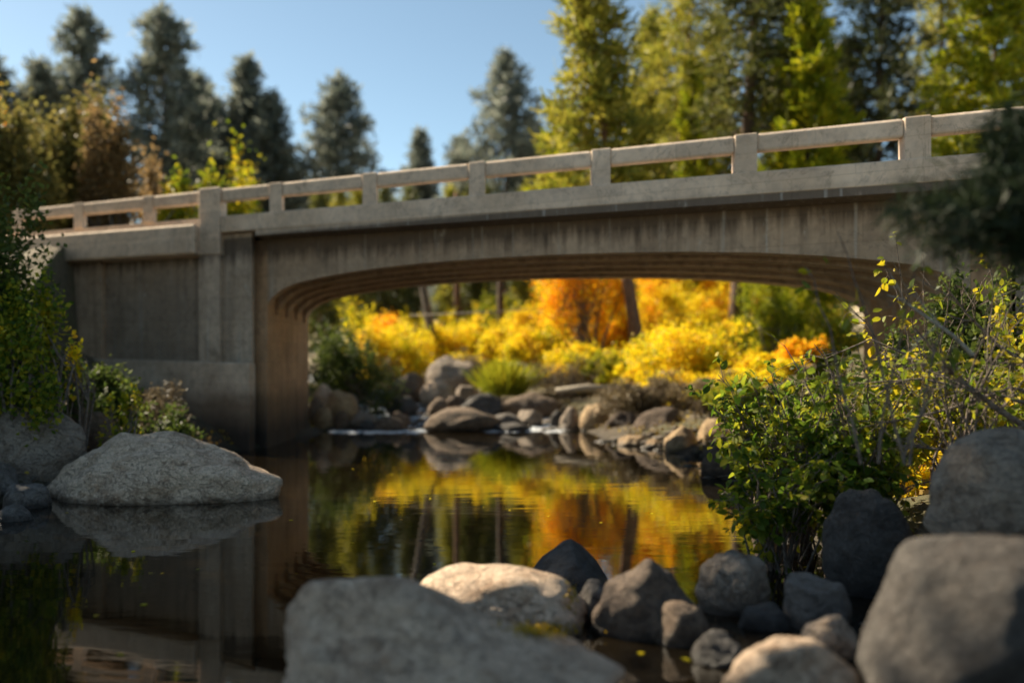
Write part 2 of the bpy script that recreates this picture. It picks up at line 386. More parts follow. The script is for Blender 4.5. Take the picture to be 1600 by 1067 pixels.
PROF = [(0, 4.10), (.008, 4.28), (.03, 4.52), (.06, 4.68), (.095, 4.78), (.15, 4.90), (.22, 5.01), (.3, 5.09), (.4, 5.14), (.5, 5.16)]
PROF = PROF + [(1 - t, h) for t, h in PROF[-2::-1]]
def girder(q0, q1, name='girder'):
    mb = MB(); n = len(PROF); v = []
    for q in (q0, q1):
        for t, h in PROF: v.append(B(S0 + t * (LEN - S0), q, h))
        for t, h in PROF: v.append(B(S0 + t * (LEN - S0), q, 5.93))
    f = []
    for i in range(n - 1):
        f.append((i, i + 1, n + i + 1, n + i)); f.append((3 * n + i, 3 * n + i + 1, 2 * n + i + 1, 2 * n + i))
        f.append((2 * n + i, 2 * n + i + 1, i + 1, i)); f.append((n + i, n + i + 1, 3 * n + i + 1, 3 * n + i))
    f.append((0, n, 3 * n, 2 * n)); f.append((n - 1, 3 * n - 1, 4 * n - 1, 2 * n - 1)[::-1])
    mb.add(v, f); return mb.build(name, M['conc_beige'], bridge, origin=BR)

def build_bridge():
    nG = 5; gw = .48; g0, g1 = .85, QW - .85
    for k in range(nG):
        q = g0 + (g1 - g0 - gw) * k / (nG - 1)
        girder(q, q + gw)
        for (sa, sb) in ((-.72, .10), (LEN - .10, LEN + .72)):       # columns under each girder
            pass
    # deck
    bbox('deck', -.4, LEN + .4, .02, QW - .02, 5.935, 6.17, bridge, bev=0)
    for q0, q1 in ((0, .42), (QW - .42, QW)):
        bbox('fascia', -1.745, LEN + 1.745, q0, q1, 6.09, 6.55, bridge, 'conc_clean')
    rd = bbox('road_surface', -8.4, LEN + 6, .6, QW - .6, 6.22, 6.30, bridge, 'asphalt', 0)
    bbox('centre_line', -8.3, LEN + 5.9, QW / 2 - .06, QW / 2 + .06, 6.2, 6.304, bridge, 'paint', 0)
    for q0, q1 in ((.425, .62), (QW - .62, QW - .425)):
        bbox('kerb', -1.7, LEN + 1.7, q0, q1, 6.18, 6.46, bridge)
    # piers: wall with ribs
    for sgn, s_in in ((-1, S0), (1, LEN)):
        a, b = (s_in - .62, s_in - .10) if sgn < 0 else (s_in + .10, s_in + .62)
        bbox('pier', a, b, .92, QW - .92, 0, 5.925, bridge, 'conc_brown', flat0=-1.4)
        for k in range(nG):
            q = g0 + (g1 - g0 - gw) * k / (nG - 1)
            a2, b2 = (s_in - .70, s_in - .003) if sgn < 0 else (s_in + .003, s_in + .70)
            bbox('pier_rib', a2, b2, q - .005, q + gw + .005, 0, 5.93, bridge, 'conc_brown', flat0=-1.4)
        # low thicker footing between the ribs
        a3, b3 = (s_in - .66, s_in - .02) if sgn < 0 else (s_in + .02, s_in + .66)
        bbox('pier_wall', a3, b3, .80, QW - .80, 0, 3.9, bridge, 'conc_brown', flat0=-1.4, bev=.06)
    # abutments: pilaster, recessed panel with frame, base, ledge beam
    for sgn in (-1, 1):
        def S_(a, b): return (a, b) if sgn < 0 else (LEN - b, LEN - a)
        for q0, q1, qq in ((.02, .62, 0), (QW - .62, QW - .02, 1)):
            s0, s1 = S_(-2.60, -1.75)
            bbox('pilaster', s0, s1, q0 - .10 if not qq else q0, q1 + (.10 if qq else 0), 0, 5.46, bridge, flat0=-1.4, bev=.03)
            bbox('pilaster_head', s0, s1, q0 - .10 if not qq else q0, q1 + (.10 if qq else 0), 5.463, 7.375, bridge, 'conc_clean', bev=.03)
            s0, s1 = S_(-1.75, -.64)
            bbox('return_wall', s0, s1, q0 + .30 if not qq else q0, q1 if not qq else q1 - .30, 0, 6.085, bridge, flat0=-1.4)
            s0, s1 = S_(-7.00, -2.60)
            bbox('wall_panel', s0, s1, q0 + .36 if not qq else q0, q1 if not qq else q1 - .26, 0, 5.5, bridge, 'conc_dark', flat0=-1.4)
            s0, s1 = S_(-14.0, -7.00)
            bbox('wing_wall', s0, s1, q0 + .06 if not qq else q0, q1 if not qq else q1 - .06, 0, 5.56, bridge, 'conc_beige', flat0=-1.4)
            s0, s1 = S_(-14.1, -2.605)
            bbox('ledge_beam', s0, s1, q0 - .46 if not qq else q0 + .02, q1 - .02 if not qq else q1 + .46, 5.46, 6.32, bridge, 'conc_clean', bev=.07)
            bbox('parapet_base', s0 + .01, s1 - .01, q0 + .10, q1 - .14, 6.325, 6.56, bridge, 'conc_clean')
            s0, s1 = S_(-8.6, -.58)
            bbox('wall_base', s0, s1, q0 - .16 if not qq else q0 + .04, q1 - .04 if not qq else q1 + .16, 0, 2.42, bridge, 'conc_pale', flat0=-1.5, bev=.04)
    # railings on both edges
    posts = [(.020 + .1855 * k) * 17.54 / LEN for k in range(6)]
    for edge, (q0, q1) in enumerate(((.03, .37), (QW - .37, QW - .03))):
        rail = empty('railing', (0, 0, 0), None, None); rail.parent = bridge
        pc = sorted([t * LEN for t in posts] + [-2.175, -4.85, -8.15, -11.4, LEN + 2.175, LEN + 4.85])
        for s in pc:
            if s in (-2.175, LEN + 2.175): continue
            inn = 0 <= s <= LEN
            bbox('railing_post', s - .23, s + .23, q0 + .01, q1 - .01, 6.53 if inn else 6.54, 7.35, rail, 'conc_clean')
        for a, b in zip(pc[:-1], pc[1:]):
            ga = .43 if a in (-2.175, LEN + 2.175) else .2305; gb = .43 if b in (-2.175, LEN + 2.175) else .2305
            bbox('top_rail', a + ga, b - gb, q0 + .035, q1 - .035, 6.97, 7.34, rail, 'conc_clean', bev=.055)
build_bridge()

# ------------------------------------------------------------------ rocks
_ico = {}
def ico(n):
    if n not in _ico:
        import bmesh
        bm = bmesh.new(); bmesh.ops.create_icosphere(bm, subdivisions=n, radius=1); bm.verts.ensure_lookup_table()
        V = np.array([v.co[:] for v in bm.verts]); F = np.array([[v.index for v in f.verts] for f in bm.faces]); bm.free()
        V /= np.linalg.norm(V, axis=1)[:, None]; _ico[n] = (V, F)
    return _ico[n]

def rock_mesh(a, b, c, seed, facets=7, rough=1.0, sub=4, lean=0.0, planes=()):
    V, F = ico(sub); rr = np.random.default_rng(seed)
    p = 24 if facets >= 6 else 16
    acc = np.ones(len(V))
    pl = [(np.array(n_, float) / np.linalg.norm(n_), d) for n_, d in planes]
    for k in range(facets):
        nv = rr.normal(size=3); nv[2] = abs(nv[2]) * .8; nv /= np.linalg.norm(nv); pl.append((nv, rr.uniform(.66, .92)))
    for nv, d in pl:
        acc += (np.maximum(0, V @ nv) / d) ** p
    r = acc ** (-1 / p)
    off = Vector(rr.uniform(-50, 50, 3)); nz = np.empty(len(V))
    for i, v in enumerate(V):
        q = Vector(v)
        nz[i] = .13 * mnoise.noise(q * 1.3 + off) + .07 * mnoise.noise(q * 2.9 + off) + .026 * mnoise.noise(q * 6.5 + off) + (.013 * mnoise.noise(q * 15 + off) if sub > 3 else 0)
    W = V * (r * (1 + nz * rough))[:, None]
    W = W / np.abs(W).max(axis=0)
    W[:, 2] = np.where(W[:, 2] < 0, W[:, 2] * .8, W[:, 2])
    W = W * np.array((a, b, c)); W[:, 2] += lean * W[:, 0] * np.clip(W[:, 2] / c, 0, 1)
    return mesh_np('rock', W, F)

ROCK_COLS = {'grey': (.30, .255, .21), 'cream': (.64, .50, .375), 'pale': (.58, .455, .345), 'tan': (.42, .31, .18), 'brown': (.13, .095, .07), 'dark': (.07, .066, .064),
             'slate': (.16, .148, .138), 'umber': (.20, .145, .10), 'char': (.085, .08, .077), 'coal': (.085, .078, .072)}
def rock(name, x0, x1, yt, yb, col, label, seed, Y=None, dep=.9, facets=6, zc=.2, sub=4, rough=1, lean=0, rot=0, planes=(), group=None, cat=None, bury=0):
    if Y is None: Y = CAM_Z * FPX / (yb - HOR)           # front foot stands at the pool's level
    wd = (x1 - x0) / FPX * Y; b = wd * dep / 2; Yc = Y + b * .8
    a = (x1 - x0) / FPX * Yc / 2; X = ((x0 + x1) / 2 - 800) / FPX * Yc
    zb = CAM_Z - (yb - HOR) / FPX * Y; zt = CAM_Z - (yt - HOR) / FPX * (Y + b * .7); h = max(.08, zt - zb)
    c = h * (1 - zc)
    me = rock_mesh(a, b, c, seed, facets, rough, sub, lean, planes)
    o = link(name, me, M['rock'], None, True); o.location = (X, Yc, zb + zc * h - bury); o.rotation_euler.z = rot
    c3 = ROCK_COLS[col]; k = random.Random(seed).uniform(.9, 1.12); o.color = (c3[0] * k, c3[1] * k, c3[2] * k, 1)
    return tag(o, label, cat or name, group)

gF, gR, gB = 'boulders in the foreground', 'rocks in the rapids beyond the bridge', 'rocks along the left bank'
# foreground
rock('boulder', 385, 975, 920, 1190, 'pale', 'large smooth pale grey boulder at bottom centre, its left side in dark water', 11, Y=6.4, dep=.85, facets=2, sub=6, lean=-.24, group=gF, zc=.3, rough=1.0,
     planes=[((-1, -.1, .10), .86), ((-.6, -.6, .6), .84), ((.5, -.2, .8), .76)])
rock('boulder', 630, 935, 878, 1010, 'cream', 'cream boulder with sunlit top just behind the large pale boulder', 27, Y=8.8, dep=.8, facets=7, sub=5, group=gF, rough=.9, lean=-.08)
rock('boulder', 818, 972, 826, 925, 'dark', 'dark pointed boulder standing in the yellow reflections', 5, dep=.7, facets=2, sub=5, group=gF, planes=[((-.62, -.25, .75), .46), ((.70, -.2, .70), .44), ((0, -.9, .35), .7)], zc=.1, rough=.6)
rock('boulder', 922, 1110, 860, 1000, 'brown', 'dark brown rounded boulder beside the pointed black one', 33, dep=.8, facets=7, sub=5, group=gF, rough=1.2, planes=[((-.5, -.3, .8), .78), ((.6, -.2, .75), .7)])
rock('rock', 1014, 1108, 938, 1004, 'umber', 'small brown rock lying at the foot of the dark brown boulder', 8, Y=8.5, dep=.8, facets=5, group=gF, zc=.15)
rock('boulder', 1084, 1218, 862, 962, 'grey', 'mid grey boulder between the brown boulder and the angular one', 41, dep=.8, facets=8, sub=5, group=gF, rough=1.2, lean=-.1)
rock('boulder', 1205, 1335, 868, 985, 'slate', 'angular grey boulder with a flat slanting top under the leafy bush', 52, dep=.8, facets=4, sub=5, group=gF, planes=[((-.9, -.4, .15), .6), ((.08, -.15, 1), .48), ((.3, -1, .15), .55), ((.9, -.4, .2), .7)], rough=.7)
rock('rock', 1252, 1345, 950, 1025, 'pale', 'small pale round rock tucked against the big dark boulder', 14, Y=8.1, dep=.8, facets=7, group=gF)
rock('boulder', 1118, 1345, 998, 1120, 'pale', 'pale rounded boulder on the bottom edge left of the big dark boulder', 61, Y=6.7, dep=.8, facets=7, sub=5, group=gF)
rock('boulder', 1318, 1720, 818, 1170, 'coal', 'huge dark grey speckled boulder filling the bottom right corner', 72, Y=6.1, dep=.8, facets=4, sub=6, group=gF, zc=.4, planes=[((-.95, -.1, .1), .88), ((-.35, -.2, .9), .83)], rough=.7)
rock('boulder', 1428, 1700, 668, 870, 'grey', 'big rounded blue grey boulder above the dark speckled one', 83, Y=8.9, dep=.85, facets=3, sub=6, group=gF, zc=.38, rough=.7)
rock('boulder', 1285, 1435, 752, 905, 'char', 'dark boulder half hidden behind the leafy bush', 91, Y=10.2, dep=.8, facets=8, sub=5, group=gF)
rock('rock', 1150, 1240, 935, 1000, 'dark', 'low wet black rock between the foreground boulders', 17, Y=9.0, dep=.9, facets=5, group=gF)
rock('rock', 1080, 1170, 985, 1040, 'dark', 'low black rock in the gap behind the bottom pale boulder', 18, Y=7.9, dep=.9, facets=5, group=gF)
rock('rock', 900, 965, 905, 960, 'slate', 'small grey rock wedged between cream and brown boulders', 19, Y=9.3, dep=.9, facets=5, group=gF)
# left bank
rock('boulder', 74, 456, 652, 787, 'cream', 'long pale humped boulder reflected in the pool before the bridge pier', 104, dep=.62, facets=4, sub=6, group=gB, rough=1.25, lean=-.07, zc=.15, planes=[((-.8, -.15, .5), .84), ((.5, -.15, .85), .66)])
rock('boulder', -60, 148, 627, 760, 'grey', 'big round grey boulder on the left edge behind the long pale one', 113, Y=18.2, dep=.8, facets=3, sub=5, group=gB, zc=.3)
rock('rock', -30, 40, 722, 790, 'slate', 'dark bluish rock at the left edge below the round boulder', 121, Y=17.2, dep=.8, facets=6, group=gB)
rock('rock', 0, 78, 748, 800, 'slate', 'small bluish rock at the foot of the long pale boulder', 122, Y=16.3, dep=.8, facets=6, group=gB)
rock('rock', -20, 60, 788, 822, 'slate', 'low bluish rock lowest on the left waterline', 123, Y=15.0, dep=.8, facets=5, group=gB)
rock('rock', 95, 150, 612, 660, 'umber', 'brown rock above the round boulder near the abutment', 131, Y=21.5, dep=.8, facets=7, group=gB)
rock('rock', 132, 186, 638, 695, 'umber', 'tilted brown rock under the small yellow leaved bush', 132, Y=20.8, dep=.8, facets=7, group=gB, rot=.4)
rock('rock', 0, 75, 604, 650, 'char', 'dark flat rock at left edge in the undergrowth', 133, Y=22.0, dep=.8, facets=6, group=gB)
rock('rock', 225, 300, 655, 700, 'dark', 'dark rock in the green shade at the foot of the abutment', 134, Y=22.6, dep=.8, facets=6, group=gB)
# rapids: x0, x1, top, foot, colour, distance, label
RAP = [
    (486, 528, 598, 640, 'pale', 35.2, 'pale block highest in the stone heap beside the bridge pier'),
    (505, 560, 606, 648, 'tan', 34.8, 'tan slab leaning in the stone heap beside the pier'),
    (490, 522, 633, 668, 'tan', 34.1, 'small tan stone low in the heap against the pier'),
    (478, 505, 618, 655, 'umber', 34.5, 'brown stone in the heap touching the pier'),
    (520, 548, 640, 668, 'umber', 34.0, 'brown stone in the heap beside the waterline'),
    (528, 566, 612, 645, 'grey', 36.0, 'grey stone at the right end of the heap below the green bush'),
    (546, 592, 643, 664, 'grey', 34.0, 'long grey stone at the waterline right of the heap'),
    (582, 636, 650, 673, 'umber', 33.6, 'low brown stone at waterline left of the big brown boulder'),
    (560, 590, 655, 670, 'dark', 33.6, 'small black stone between two low waterline stones'),
    (608, 642, 642, 664, 'umber', 34.6, 'small brown stone left behind the big brown boulder'),
    (654, 784, 634, 674, 'umber', 33.4, 'big low brown boulder at the foot of the rapids'),
    (600, 656, 617, 644, 'char', 37.0, 'dark angular rock in the rapids above the low brown stone'),
    (568, 622, 608, 634, 'dark', 39.0, 'black flat rock below the green willow bush'),
    (610, 668, 577, 622, 'umber', 40.5, 'grey brown boulder left of the largest upstream boulder'),
    (660, 748, 554, 606, 'grey', 43.0, 'largest upstream grey boulder with sunlit crown'),
    (655, 711, 592, 630, 'pale', 39.5, 'smooth pale egg shaped boulder in the middle of rapids'),
    (708, 748, 599, 622, 'grey', 41.0, 'light grey block right of the egg shaped boulder'),
    (664, 702, 620, 646, 'umber', 37.0, 'brown stone just below the egg shaped boulder'),
    (695, 735, 616, 636, 'umber', 38.0, 'small brown ridged rock right of the egg shaped boulder'),
    (718, 792, 614, 646, 'char', 37.2, 'dark slanting slab left of the broad flat boulder'),
    (780, 880, 608, 648, 'umber', 37.0, 'broad flat grey brown boulder right of the rapids'),
    (768, 812, 645, 660, 'slate', 34.8, 'low wet slate stone below the broad flat boulder'),
    (805, 852, 638, 660, 'grey', 35.0, 'pale grey stone at water below the broad flat boulder'),
    (858, 884, 640, 662, 'dark', 34.8, 'small dark stone between grey stone and pale one'),
    (874, 908, 634, 668, 'grey', 34.4, 'pale rough stone left of the orange brown boulder'),
    (905, 955, 628, 672, 'tan', 33.6, 'orange brown boulder at the right end of the rapids'),
    (945, 1000, 640, 684, 'brown', 31.6, 'dark brown rock under the overhanging dry brush'),
    (985, 1075, 630, 696, 'brown', 29.8, 'large dark rock on the right bank below dry brush'),
    (772, 830, 660, 672, 'dark', 33.4, 'thin dark rock barely above the pool right of the big brown boulder'),
    (560, 584, 590, 612, 'char', 42.0, 'dark stone beside the white water under the willow'),
    (590, 622, 570, 596, 'brown', 46.0, 'brown rock far up the rapids beneath yellow leaves'),
    (748, 786, 590, 618, 'brown', 40.0, 'brown rock under the grass clump'),
]
for i, (x0, x1, yt, yb, col, Yd, lab) in enumerate(RAP):
    rock('boulder' if x1 - x0 > 55 else 'rock', x0, x1, yt, yb, col, lab, 300 + i * 7, Y=Yd, dep=.85, facets=3 if 'smooth' in lab or 'low brown boulder' in lab else 6, sub=4 if x1 - x0 > 45 else 3, group=gR, zc=.22, rot=(i * 1.7) % .8 - .4)
gT = 'tan rocks at the right waterline'
for i, (x0, x1, yt, yb, Yd, col, lab) in enumerate([
    (964, 1010, 678, 697, 28.0, 'tan', 'small tan rock standing apart at the right waterline'),
    (1006, 1036, 685, 699, 27.5, 'tan', 'smallest tan stone between two tan rocks at the waterline'),
    (1034, 1098, 664, 706, 26.0, 'tan', 'rough tan rock at the waterline below the dry brush'),
    (1085, 1142, 648, 700, 26.0, 'tan', 'sunlit tan boulder left of the leafy green bush'),
    (1146, 1208, 608, 664, 25.0, 'tan', 'creamy sunlit boulder under the orange shrub on right bank'),
    (1196, 1262, 640, 690, 23.5, 'umber', 'brown rock behind the stems of the leafy green bush'),
    (1095, 1180, 690, 742, 20.5, 'brown', 'dark wet rock at waterline beneath the leafy green bush'),
    (1170, 1260, 740, 830, 14.6, 'brown', 'dark brown rock in the shade under the leafy green bush'),
]):
    rock('rock', x0, x1, yt, yb, col, lab, 700 + i * 5, Y=Yd, dep=.9, facets=6, sub=4, group=gT, rot=i * .5)

def scree():
    """small stones along the waterlines that cannot be told apart."""
    rr = np.random.default_rng(9); V0, F0 = ico(1); Vs, Fs = [], []
    spots = []
    for _ in range(420):
        y = rr.uniform(33.5, 45); xl, xr = np.interp(y, *XL), np.interp(y, *XR); spots.append((rr.uniform(xl - 1, xr + 1.2), y, rr.uniform(.08, .26)))
    for _ in range(260):
        y = rr.uniform(8, 30); e = np.interp(y, *XR) + rr.normal(.5, .6); spots.append((e, y, rr.uniform(.06, .22)))
    for _ in range(160):
        y = rr.uniform(13, 25); e = np.interp(y, *XL) - abs(rr.normal(.3, .9)); spots.append((e, y, rr.uniform(.06, .22)))
    for x, y, s in spots:
        d = 1 + .25 * rr.normal(size=(len(V0), 1)); Vn = V0 * d * s * np.array((1.2, 1, .7)) * rr.uniform(.8, 1.2, 3)
        z = max(G(x, y), float(np.interp(y, *WL)) - .05)
        Fs.append(F0 + sum(len(v) for v in Vs[-1:]) * 0 + len(Vs) * len(V0)); Vs.append(Vn + np.array((x, y, z)))
    o = link('gravel', mesh_np('gravel', np.concatenate(Vs), np.concatenate(Fs)), M['rock'], None, False); o.color = (.16, .14, .115, 1)
    tag(o, 'loose small stones along both waterlines', 'gravel', None, 'stuff')
scree()

# ------------------------------------------------------------------ foliage
def frames(rr, n, bias=None):
    d = rr.normal(size=(n, 3))
    if bias is not None: d = d + bias
    d /= np.linalg.norm(d, axis=1)[:, None]
    u = rr.normal(size=(n, 3)); u -= d * (u * d).sum(1)[:, None]; u /= np.linalg.norm(u, axis=1)[:, None]
    return d, u, np.cross(d, u)

def leaf_cards(C, rr, L, W, bias=None):
    """rhombic leaves folded along the midrib, one quad each."""
    n = len(C); d, u, v = frames(rr, n, bias); l = L * rr.uniform(.65, 1.3, (n, 1)); wd = W * rr.uniform(.65, 1.3, (n, 1))
    V = np.stack([C - d * l * .5, C + u * wd * .5 + v * wd * .15, C + d * l * .5, C - u * wd * .5 + v * wd * .15], 1).reshape(-1, 3)
    return V, np.arange(4 * n).reshape(n, 4)

def blades(C, D, rr, L, W):
    n = len(C); d = D / np.linalg.norm(D, axis=1)[:, None]
    u = rr.normal(size=(n, 3)); u -= d * (u * d).sum(1)[:, None]; u /= np.linalg.norm(u, axis=1)[:, None]
    l = L * rr.uniform(.6, 1.3, (n, 1)); wd = W * rr.uniform(.7, 1.3, (n, 1))
    V = np.stack([C - u * wd * .5, C + u * wd * .5, C + d * l + u * wd * .25, C + d * l - u * wd * .25], 1).reshape(-1, 3)
    return V, np.arange(4 * n).reshape(n, 4)

def pine(base, H, rad, mat, seed, label, group=None, bark='bark', tr=.3, crown0=.2, nb=90, lean=(0, 0), shape=.8, bl=.55, bw=.12, per=11, name='pine_tree', cat='tree', up=0.0, clumps=7, droop=.25):
    """tapered leaning trunk with limbs, needle tufts along every limb."""
    rr = np.random.default_rng(seed); base = Vector(base)
    t = empty(name, base, label, cat, group)
    mb = MB(); lx, ly = lean
    def axis(u): return np.array((lx * u + .12 * math.sin(u * 5 + seed), ly * u, H * u))
    us = np.linspace(0, 1, 9); mb.tube([axis(u) - np.array((0, 0, .4 if u == 0 else 0)) for u in us], [tr * (1 - .93 * u) * (1.25 if u == 0 else 1) for u in us], 8)
    Cs, Ds = [], []
    for k in range(nb):
        u = crown0 + (1 - crown0) * ((k + rr.uniform(0, 1)) / nb) ** .92
        uu = (u - crown0) / (1 - crown0)
        prof = min(1, .45 + uu * 3.2) * (1 - uu) ** shape
        ln = rad * prof * rr.uniform(.5, 1.15) + .25 * (1 - uu)
        a = k * 2.399 + rr.uniform(-.5, .5); o = axis(u)
        dv = np.array((math.cos(a), math.sin(a), (up + .35 * uu) - .12))
        pts = [o + dv * ln * f + np.array((0, 0, -droop * ln * f * f)) for f in (0, .4, .75, 1)]
        if ln > .7: mb.tube(pts, [tr * .22 * (1 - .6 * u), tr * .14, tr * .08, .01], 4, False)
        nc = max(2, int(clumps * (ln / max(rad, .1)) + 1.5))
        for f in np.linspace(.25 if uu < .9 else .05, 1, nc):
            c = o + dv * ln * f + np.array((0, 0, -droop * ln * f * f)) + rr.normal(size=3) * .16 * bl
            m = per
            Cs.append(c + rr.normal(size=(m, 3)) * .35 * bl)
            Ds.append(dv * .7 + rr.normal(size=(m, 3)) * .8 + np.array((0, 0, .25)))
    C = np.concatenate(Cs); D = np.concatenate(Ds)
    C[:, 2] = np.maximum(C[:, 2], .3)
    V, F = blades(C, D, rr, bl, bw)
    mb.build('trunk', M[bark], t, True); link('crown', mesh_np('crown', V, F), M[mat], t)
    return t

def copy_thing(o, loc, rz=0, sc=1, label=None):
    r = o.copy(); COL.objects.link(r); r.location = loc; r.rotation_euler.z = rz; r.scale = (sc, sc, sc)
    if label: r['label'] = label
    for ch in o.children:
        c = ch.copy(); COL.objects.link(c); c.parent = r
    return r

def leafy(base, H, rx, ry, mat, seed, label, cat='shrub', name='willow_shrub', group=None, n=4500, L=.16, W=.09, clumps=45, low=.12, tw='twig', stems=9, cl=.16, top=1.0, cone=0.0, shoots=0):
    """several stems from the ground with leaves massed in clumps, gaps between them."""
    rr = np.random.default_rng(seed); base = Vector(base)
    t = empty(name, base, label, cat, group)
    cs = []
    lobes = [(rr.uniform(-.62, .62), rr.uniform(-.62, .62), rr.uniform(.62, 1.0), rr.uniform(.34, .62)) for _ in range(7)]
    lobes[0] = (rr.uniform(-.3, .3), 0, 1.0, .5)
    while len(cs) < clumps:
        p = rr.uniform(-1, 1, 3)
        if (p ** 2).sum() > 1 or (p ** 2).sum() < .12: continue
        lb = lobes[rr.integers(0, 7)]
        zz = low + (1 - low) * (p[2] * .5 + .5) * lb[2]; k = lb[3] * (1.15 - .45 * zz)
        cs.append(((lb[0] + p[0] * k) * rx, (lb[1] + p[1] * k) * ry, H * zz))
    cs = np.array(cs)
    idx = rr.integers(0, clumps, n); sz = rr.uniform(.6, 1.3, clumps)[idx][:, None]
    C = cs[idx] + rr.normal(size=(n, 3)) * sz * cl * np.array((rx, ry, H * .6))
    C[:, 2] = np.maximum(C[:, 2], .03)
    mb = MB()
    if shoots:
        ex = []
        for k in range(shoots):
            b0 = cs[rr.integers(0, clumps)]; ln = rr.uniform(.35, 1.1) * min(1.0, H * .3); tip = b0 + np.array((rr.normal() * .3, rr.normal() * .3, 1.0)) * ln
            tip[2] = min(tip[2], H * 1.08); mb.tube([b0, tip], [.008, .002], 3, False); m = 26; f = rr.uniform(0, 1, (m, 1))
            ex.append(b0 + (tip - b0) * f + rr.normal(size=(m, 3)) * .07)
        C = np.concatenate([C] + ex)
    V, F = leaf_cards(C, rr, L, W)
    for k in range(stems):
        e = cs[rr.integers(0, clumps)]; b0 = rr.normal(size=3) * np.array((rx, ry, 0)) * .12
        mid = b0 * .5 + e * .5 + np.array((0, 0, H * .12)) + rr.normal(size=3) * .06 * H
        mb.tube([b0 - np.array((0, 0, .3)), b0 * .7 + mid * .3, mid, e], [.022 * H ** .6, .018 * H ** .6, .012 * H ** .6, .004], 5, False)
        for j in range(3):
            e2 = cs[rr.integers(0, clumps)]
            if np.linalg.norm(e2 - mid) < max(rx, H) * .8: mb.tube([mid, (mid + e2) / 2 + rr.normal(size=3) * .05 * H, e2], [.010 * H ** .6, .007 * H ** .6, .003], 4, False)
    mb.build('stem', M[tw], t, True); link('foliage', mesh_np('foliage', V, F), M[mat], t)
    return t

def at(px, Y): return (px - 800) / FPX * Y
def shrub(px, yt, Y, hw, mat, seed, label, yb=None, **kw):
    X = at(px, Y); z = G(X, Y) if yb is None else CAM_Z + (HOR - yb) / FPX * Y
    z = min(z, G(X, Y) + .4)
    H = CAM_Z + (HOR - yt) / FPX * Y - z; r = hw / FPX * Y
    return leafy((X, Y, z - .05), H, r, kw.pop('ry', r * .8), mat, seed, label, **kw)
def pine_at(px, yt, Y, hw, mat, seed, label, **kw):
    X = at(px, Y); z = G(X, Y); H = CAM_Z + (HOR - yt) / FPX * Y - z
    return pine((X, Y, z), H, hw / FPX * Y, mat, seed, label, **kw)

# ---- far pines on the left skyline
gP = 'dark pines on the skyline'
FARP = [(128, 20, 96, 48, .55, 'tall dark pine with broad crown, leftmost of the two tall skyline pines'),
        (62, 98, 92, 36, .7, 'shorter dark pine left of the tall skyline pine'),
        (-18, 85, 90, 42, .7, 'dark pine cut by the left picture edge'),
        (255, 20, 92, 58, .5, 'tallest broad dark pine on the skyline above the left pilaster'),
        (308, 120, 100, 30, .6, 'narrow dark pine close right of the broad tall one'),
        (342, 158, 104, 24, .7, 'short pale skyline pine between broad and slender pines'),
        (387, 94, 100, 27, .5, 'slender dark pine with a rounded tip on the skyline'),
        (422, 150, 98, 34, .75, 'shorter grey pine leaning out right of the slender one'),
        (528, 124, 100, 54, .72, 'lone cone shaped dark pine standing clear in the sky'),
        (655, 208, 120, 20, .8, 'smallest distant pine alone above the railing'),
        (790, 84, 100, 46, .95, 'dark pine with a long thin tip and wide skirt'),
        (722, 218, 110, 26, .8, 'low dark pine at the left foot of the thin tipped one'),
        (835, 190, 105, 28, .8, 'low dark pine between thin tipped pine and golden giant')]
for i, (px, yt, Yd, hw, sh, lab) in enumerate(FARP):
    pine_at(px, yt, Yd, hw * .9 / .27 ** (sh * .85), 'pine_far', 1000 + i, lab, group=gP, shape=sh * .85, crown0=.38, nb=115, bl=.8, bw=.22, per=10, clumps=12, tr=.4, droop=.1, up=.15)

# ---- tall pines on the right
gQ = 'tall pines behind the bridge on the right'
def trunk_pine(pxb, pxt, yt, Yd, hw, mat, seed, lab, **kw):
    X = at(pxb, Yd); z = G(X, Yd); H = CAM_Z + (HOR - yt) / FPX * Yd - z
    return pine((X, Yd, z), H, hw / FPX * Yd, mat, seed, lab, group=gQ, lean=(at(pxt, Yd) - X, 0), **kw)
trunk_pine(996, 912, -60, 43.5, 105, 'pine_gold', 1101, 'tall golden green pine with leaning red trunk, leftmost of the right hand pines', bark='bark_red', tr=.33, crown0=.36, nb=95, bl=.6, bw=.12, per=13, clumps=8, shape=.5)
trunk_pine(1042, 1090, -140, 60, 85, 'pine_gold', 1102, 'tall golden green pine with pale slim trunk right of the leaning one', bark='bark_red', tr=.28, crown0=.40, nb=85, bl=.6, bw=.12, per=12, shape=.45)
trunk_pine(1154, 1192, -260, 48, 85, 'pine_olive', 1103, 'dark pine with a thick brown trunk beside the yellow green cedar', bark='bark', tr=.52, crown0=.42, nb=80, bl=.6, bw=.12, per=12, shape=.4)
trunk_pine(1370, 1375, -120, 62, 110, 'pine_dark', 1104, 'wide dark pine between the two yellow green cedars', tr=.4, crown0=.25, nb=105, bl=.7, bw=.14, per=13, clumps=8, shape=.5)
trunk_pine(1186, 1290, -200, 66, 90, 'pine_olive', 1105, 'dark pine behind the yellow green cedar with slim trunk', bark='bark_red', tr=.3, crown0=.42, nb=80, bl=.7, bw=.14, per=12, shape=.5)
trunk_pine(1480, 1470, -180, 70, 95, 'pine_gold', 1106, 'golden green pine rising behind the right cedar', tr=.4, crown0=.25, nb=95, bl=.7, bw=.14, per=12, shape=.5)
trunk_pine(1640, 1640, -200, 58, 110, 'pine_olive', 1107, 'dark pine at the right picture edge behind the cedar', tr=.4, crown0=.25, nb=95, bl=.7, bw=.14, per=12, shape=.5)
trunk_pine(1020, 1018, 20, 72, 70, 'pine_gold', 1108, 'hazy golden pine filling the gap between the two tall golden pines', tr=.3, crown0=.25, nb=95, bl=.75, bw=.16, per=13, shape=.5)
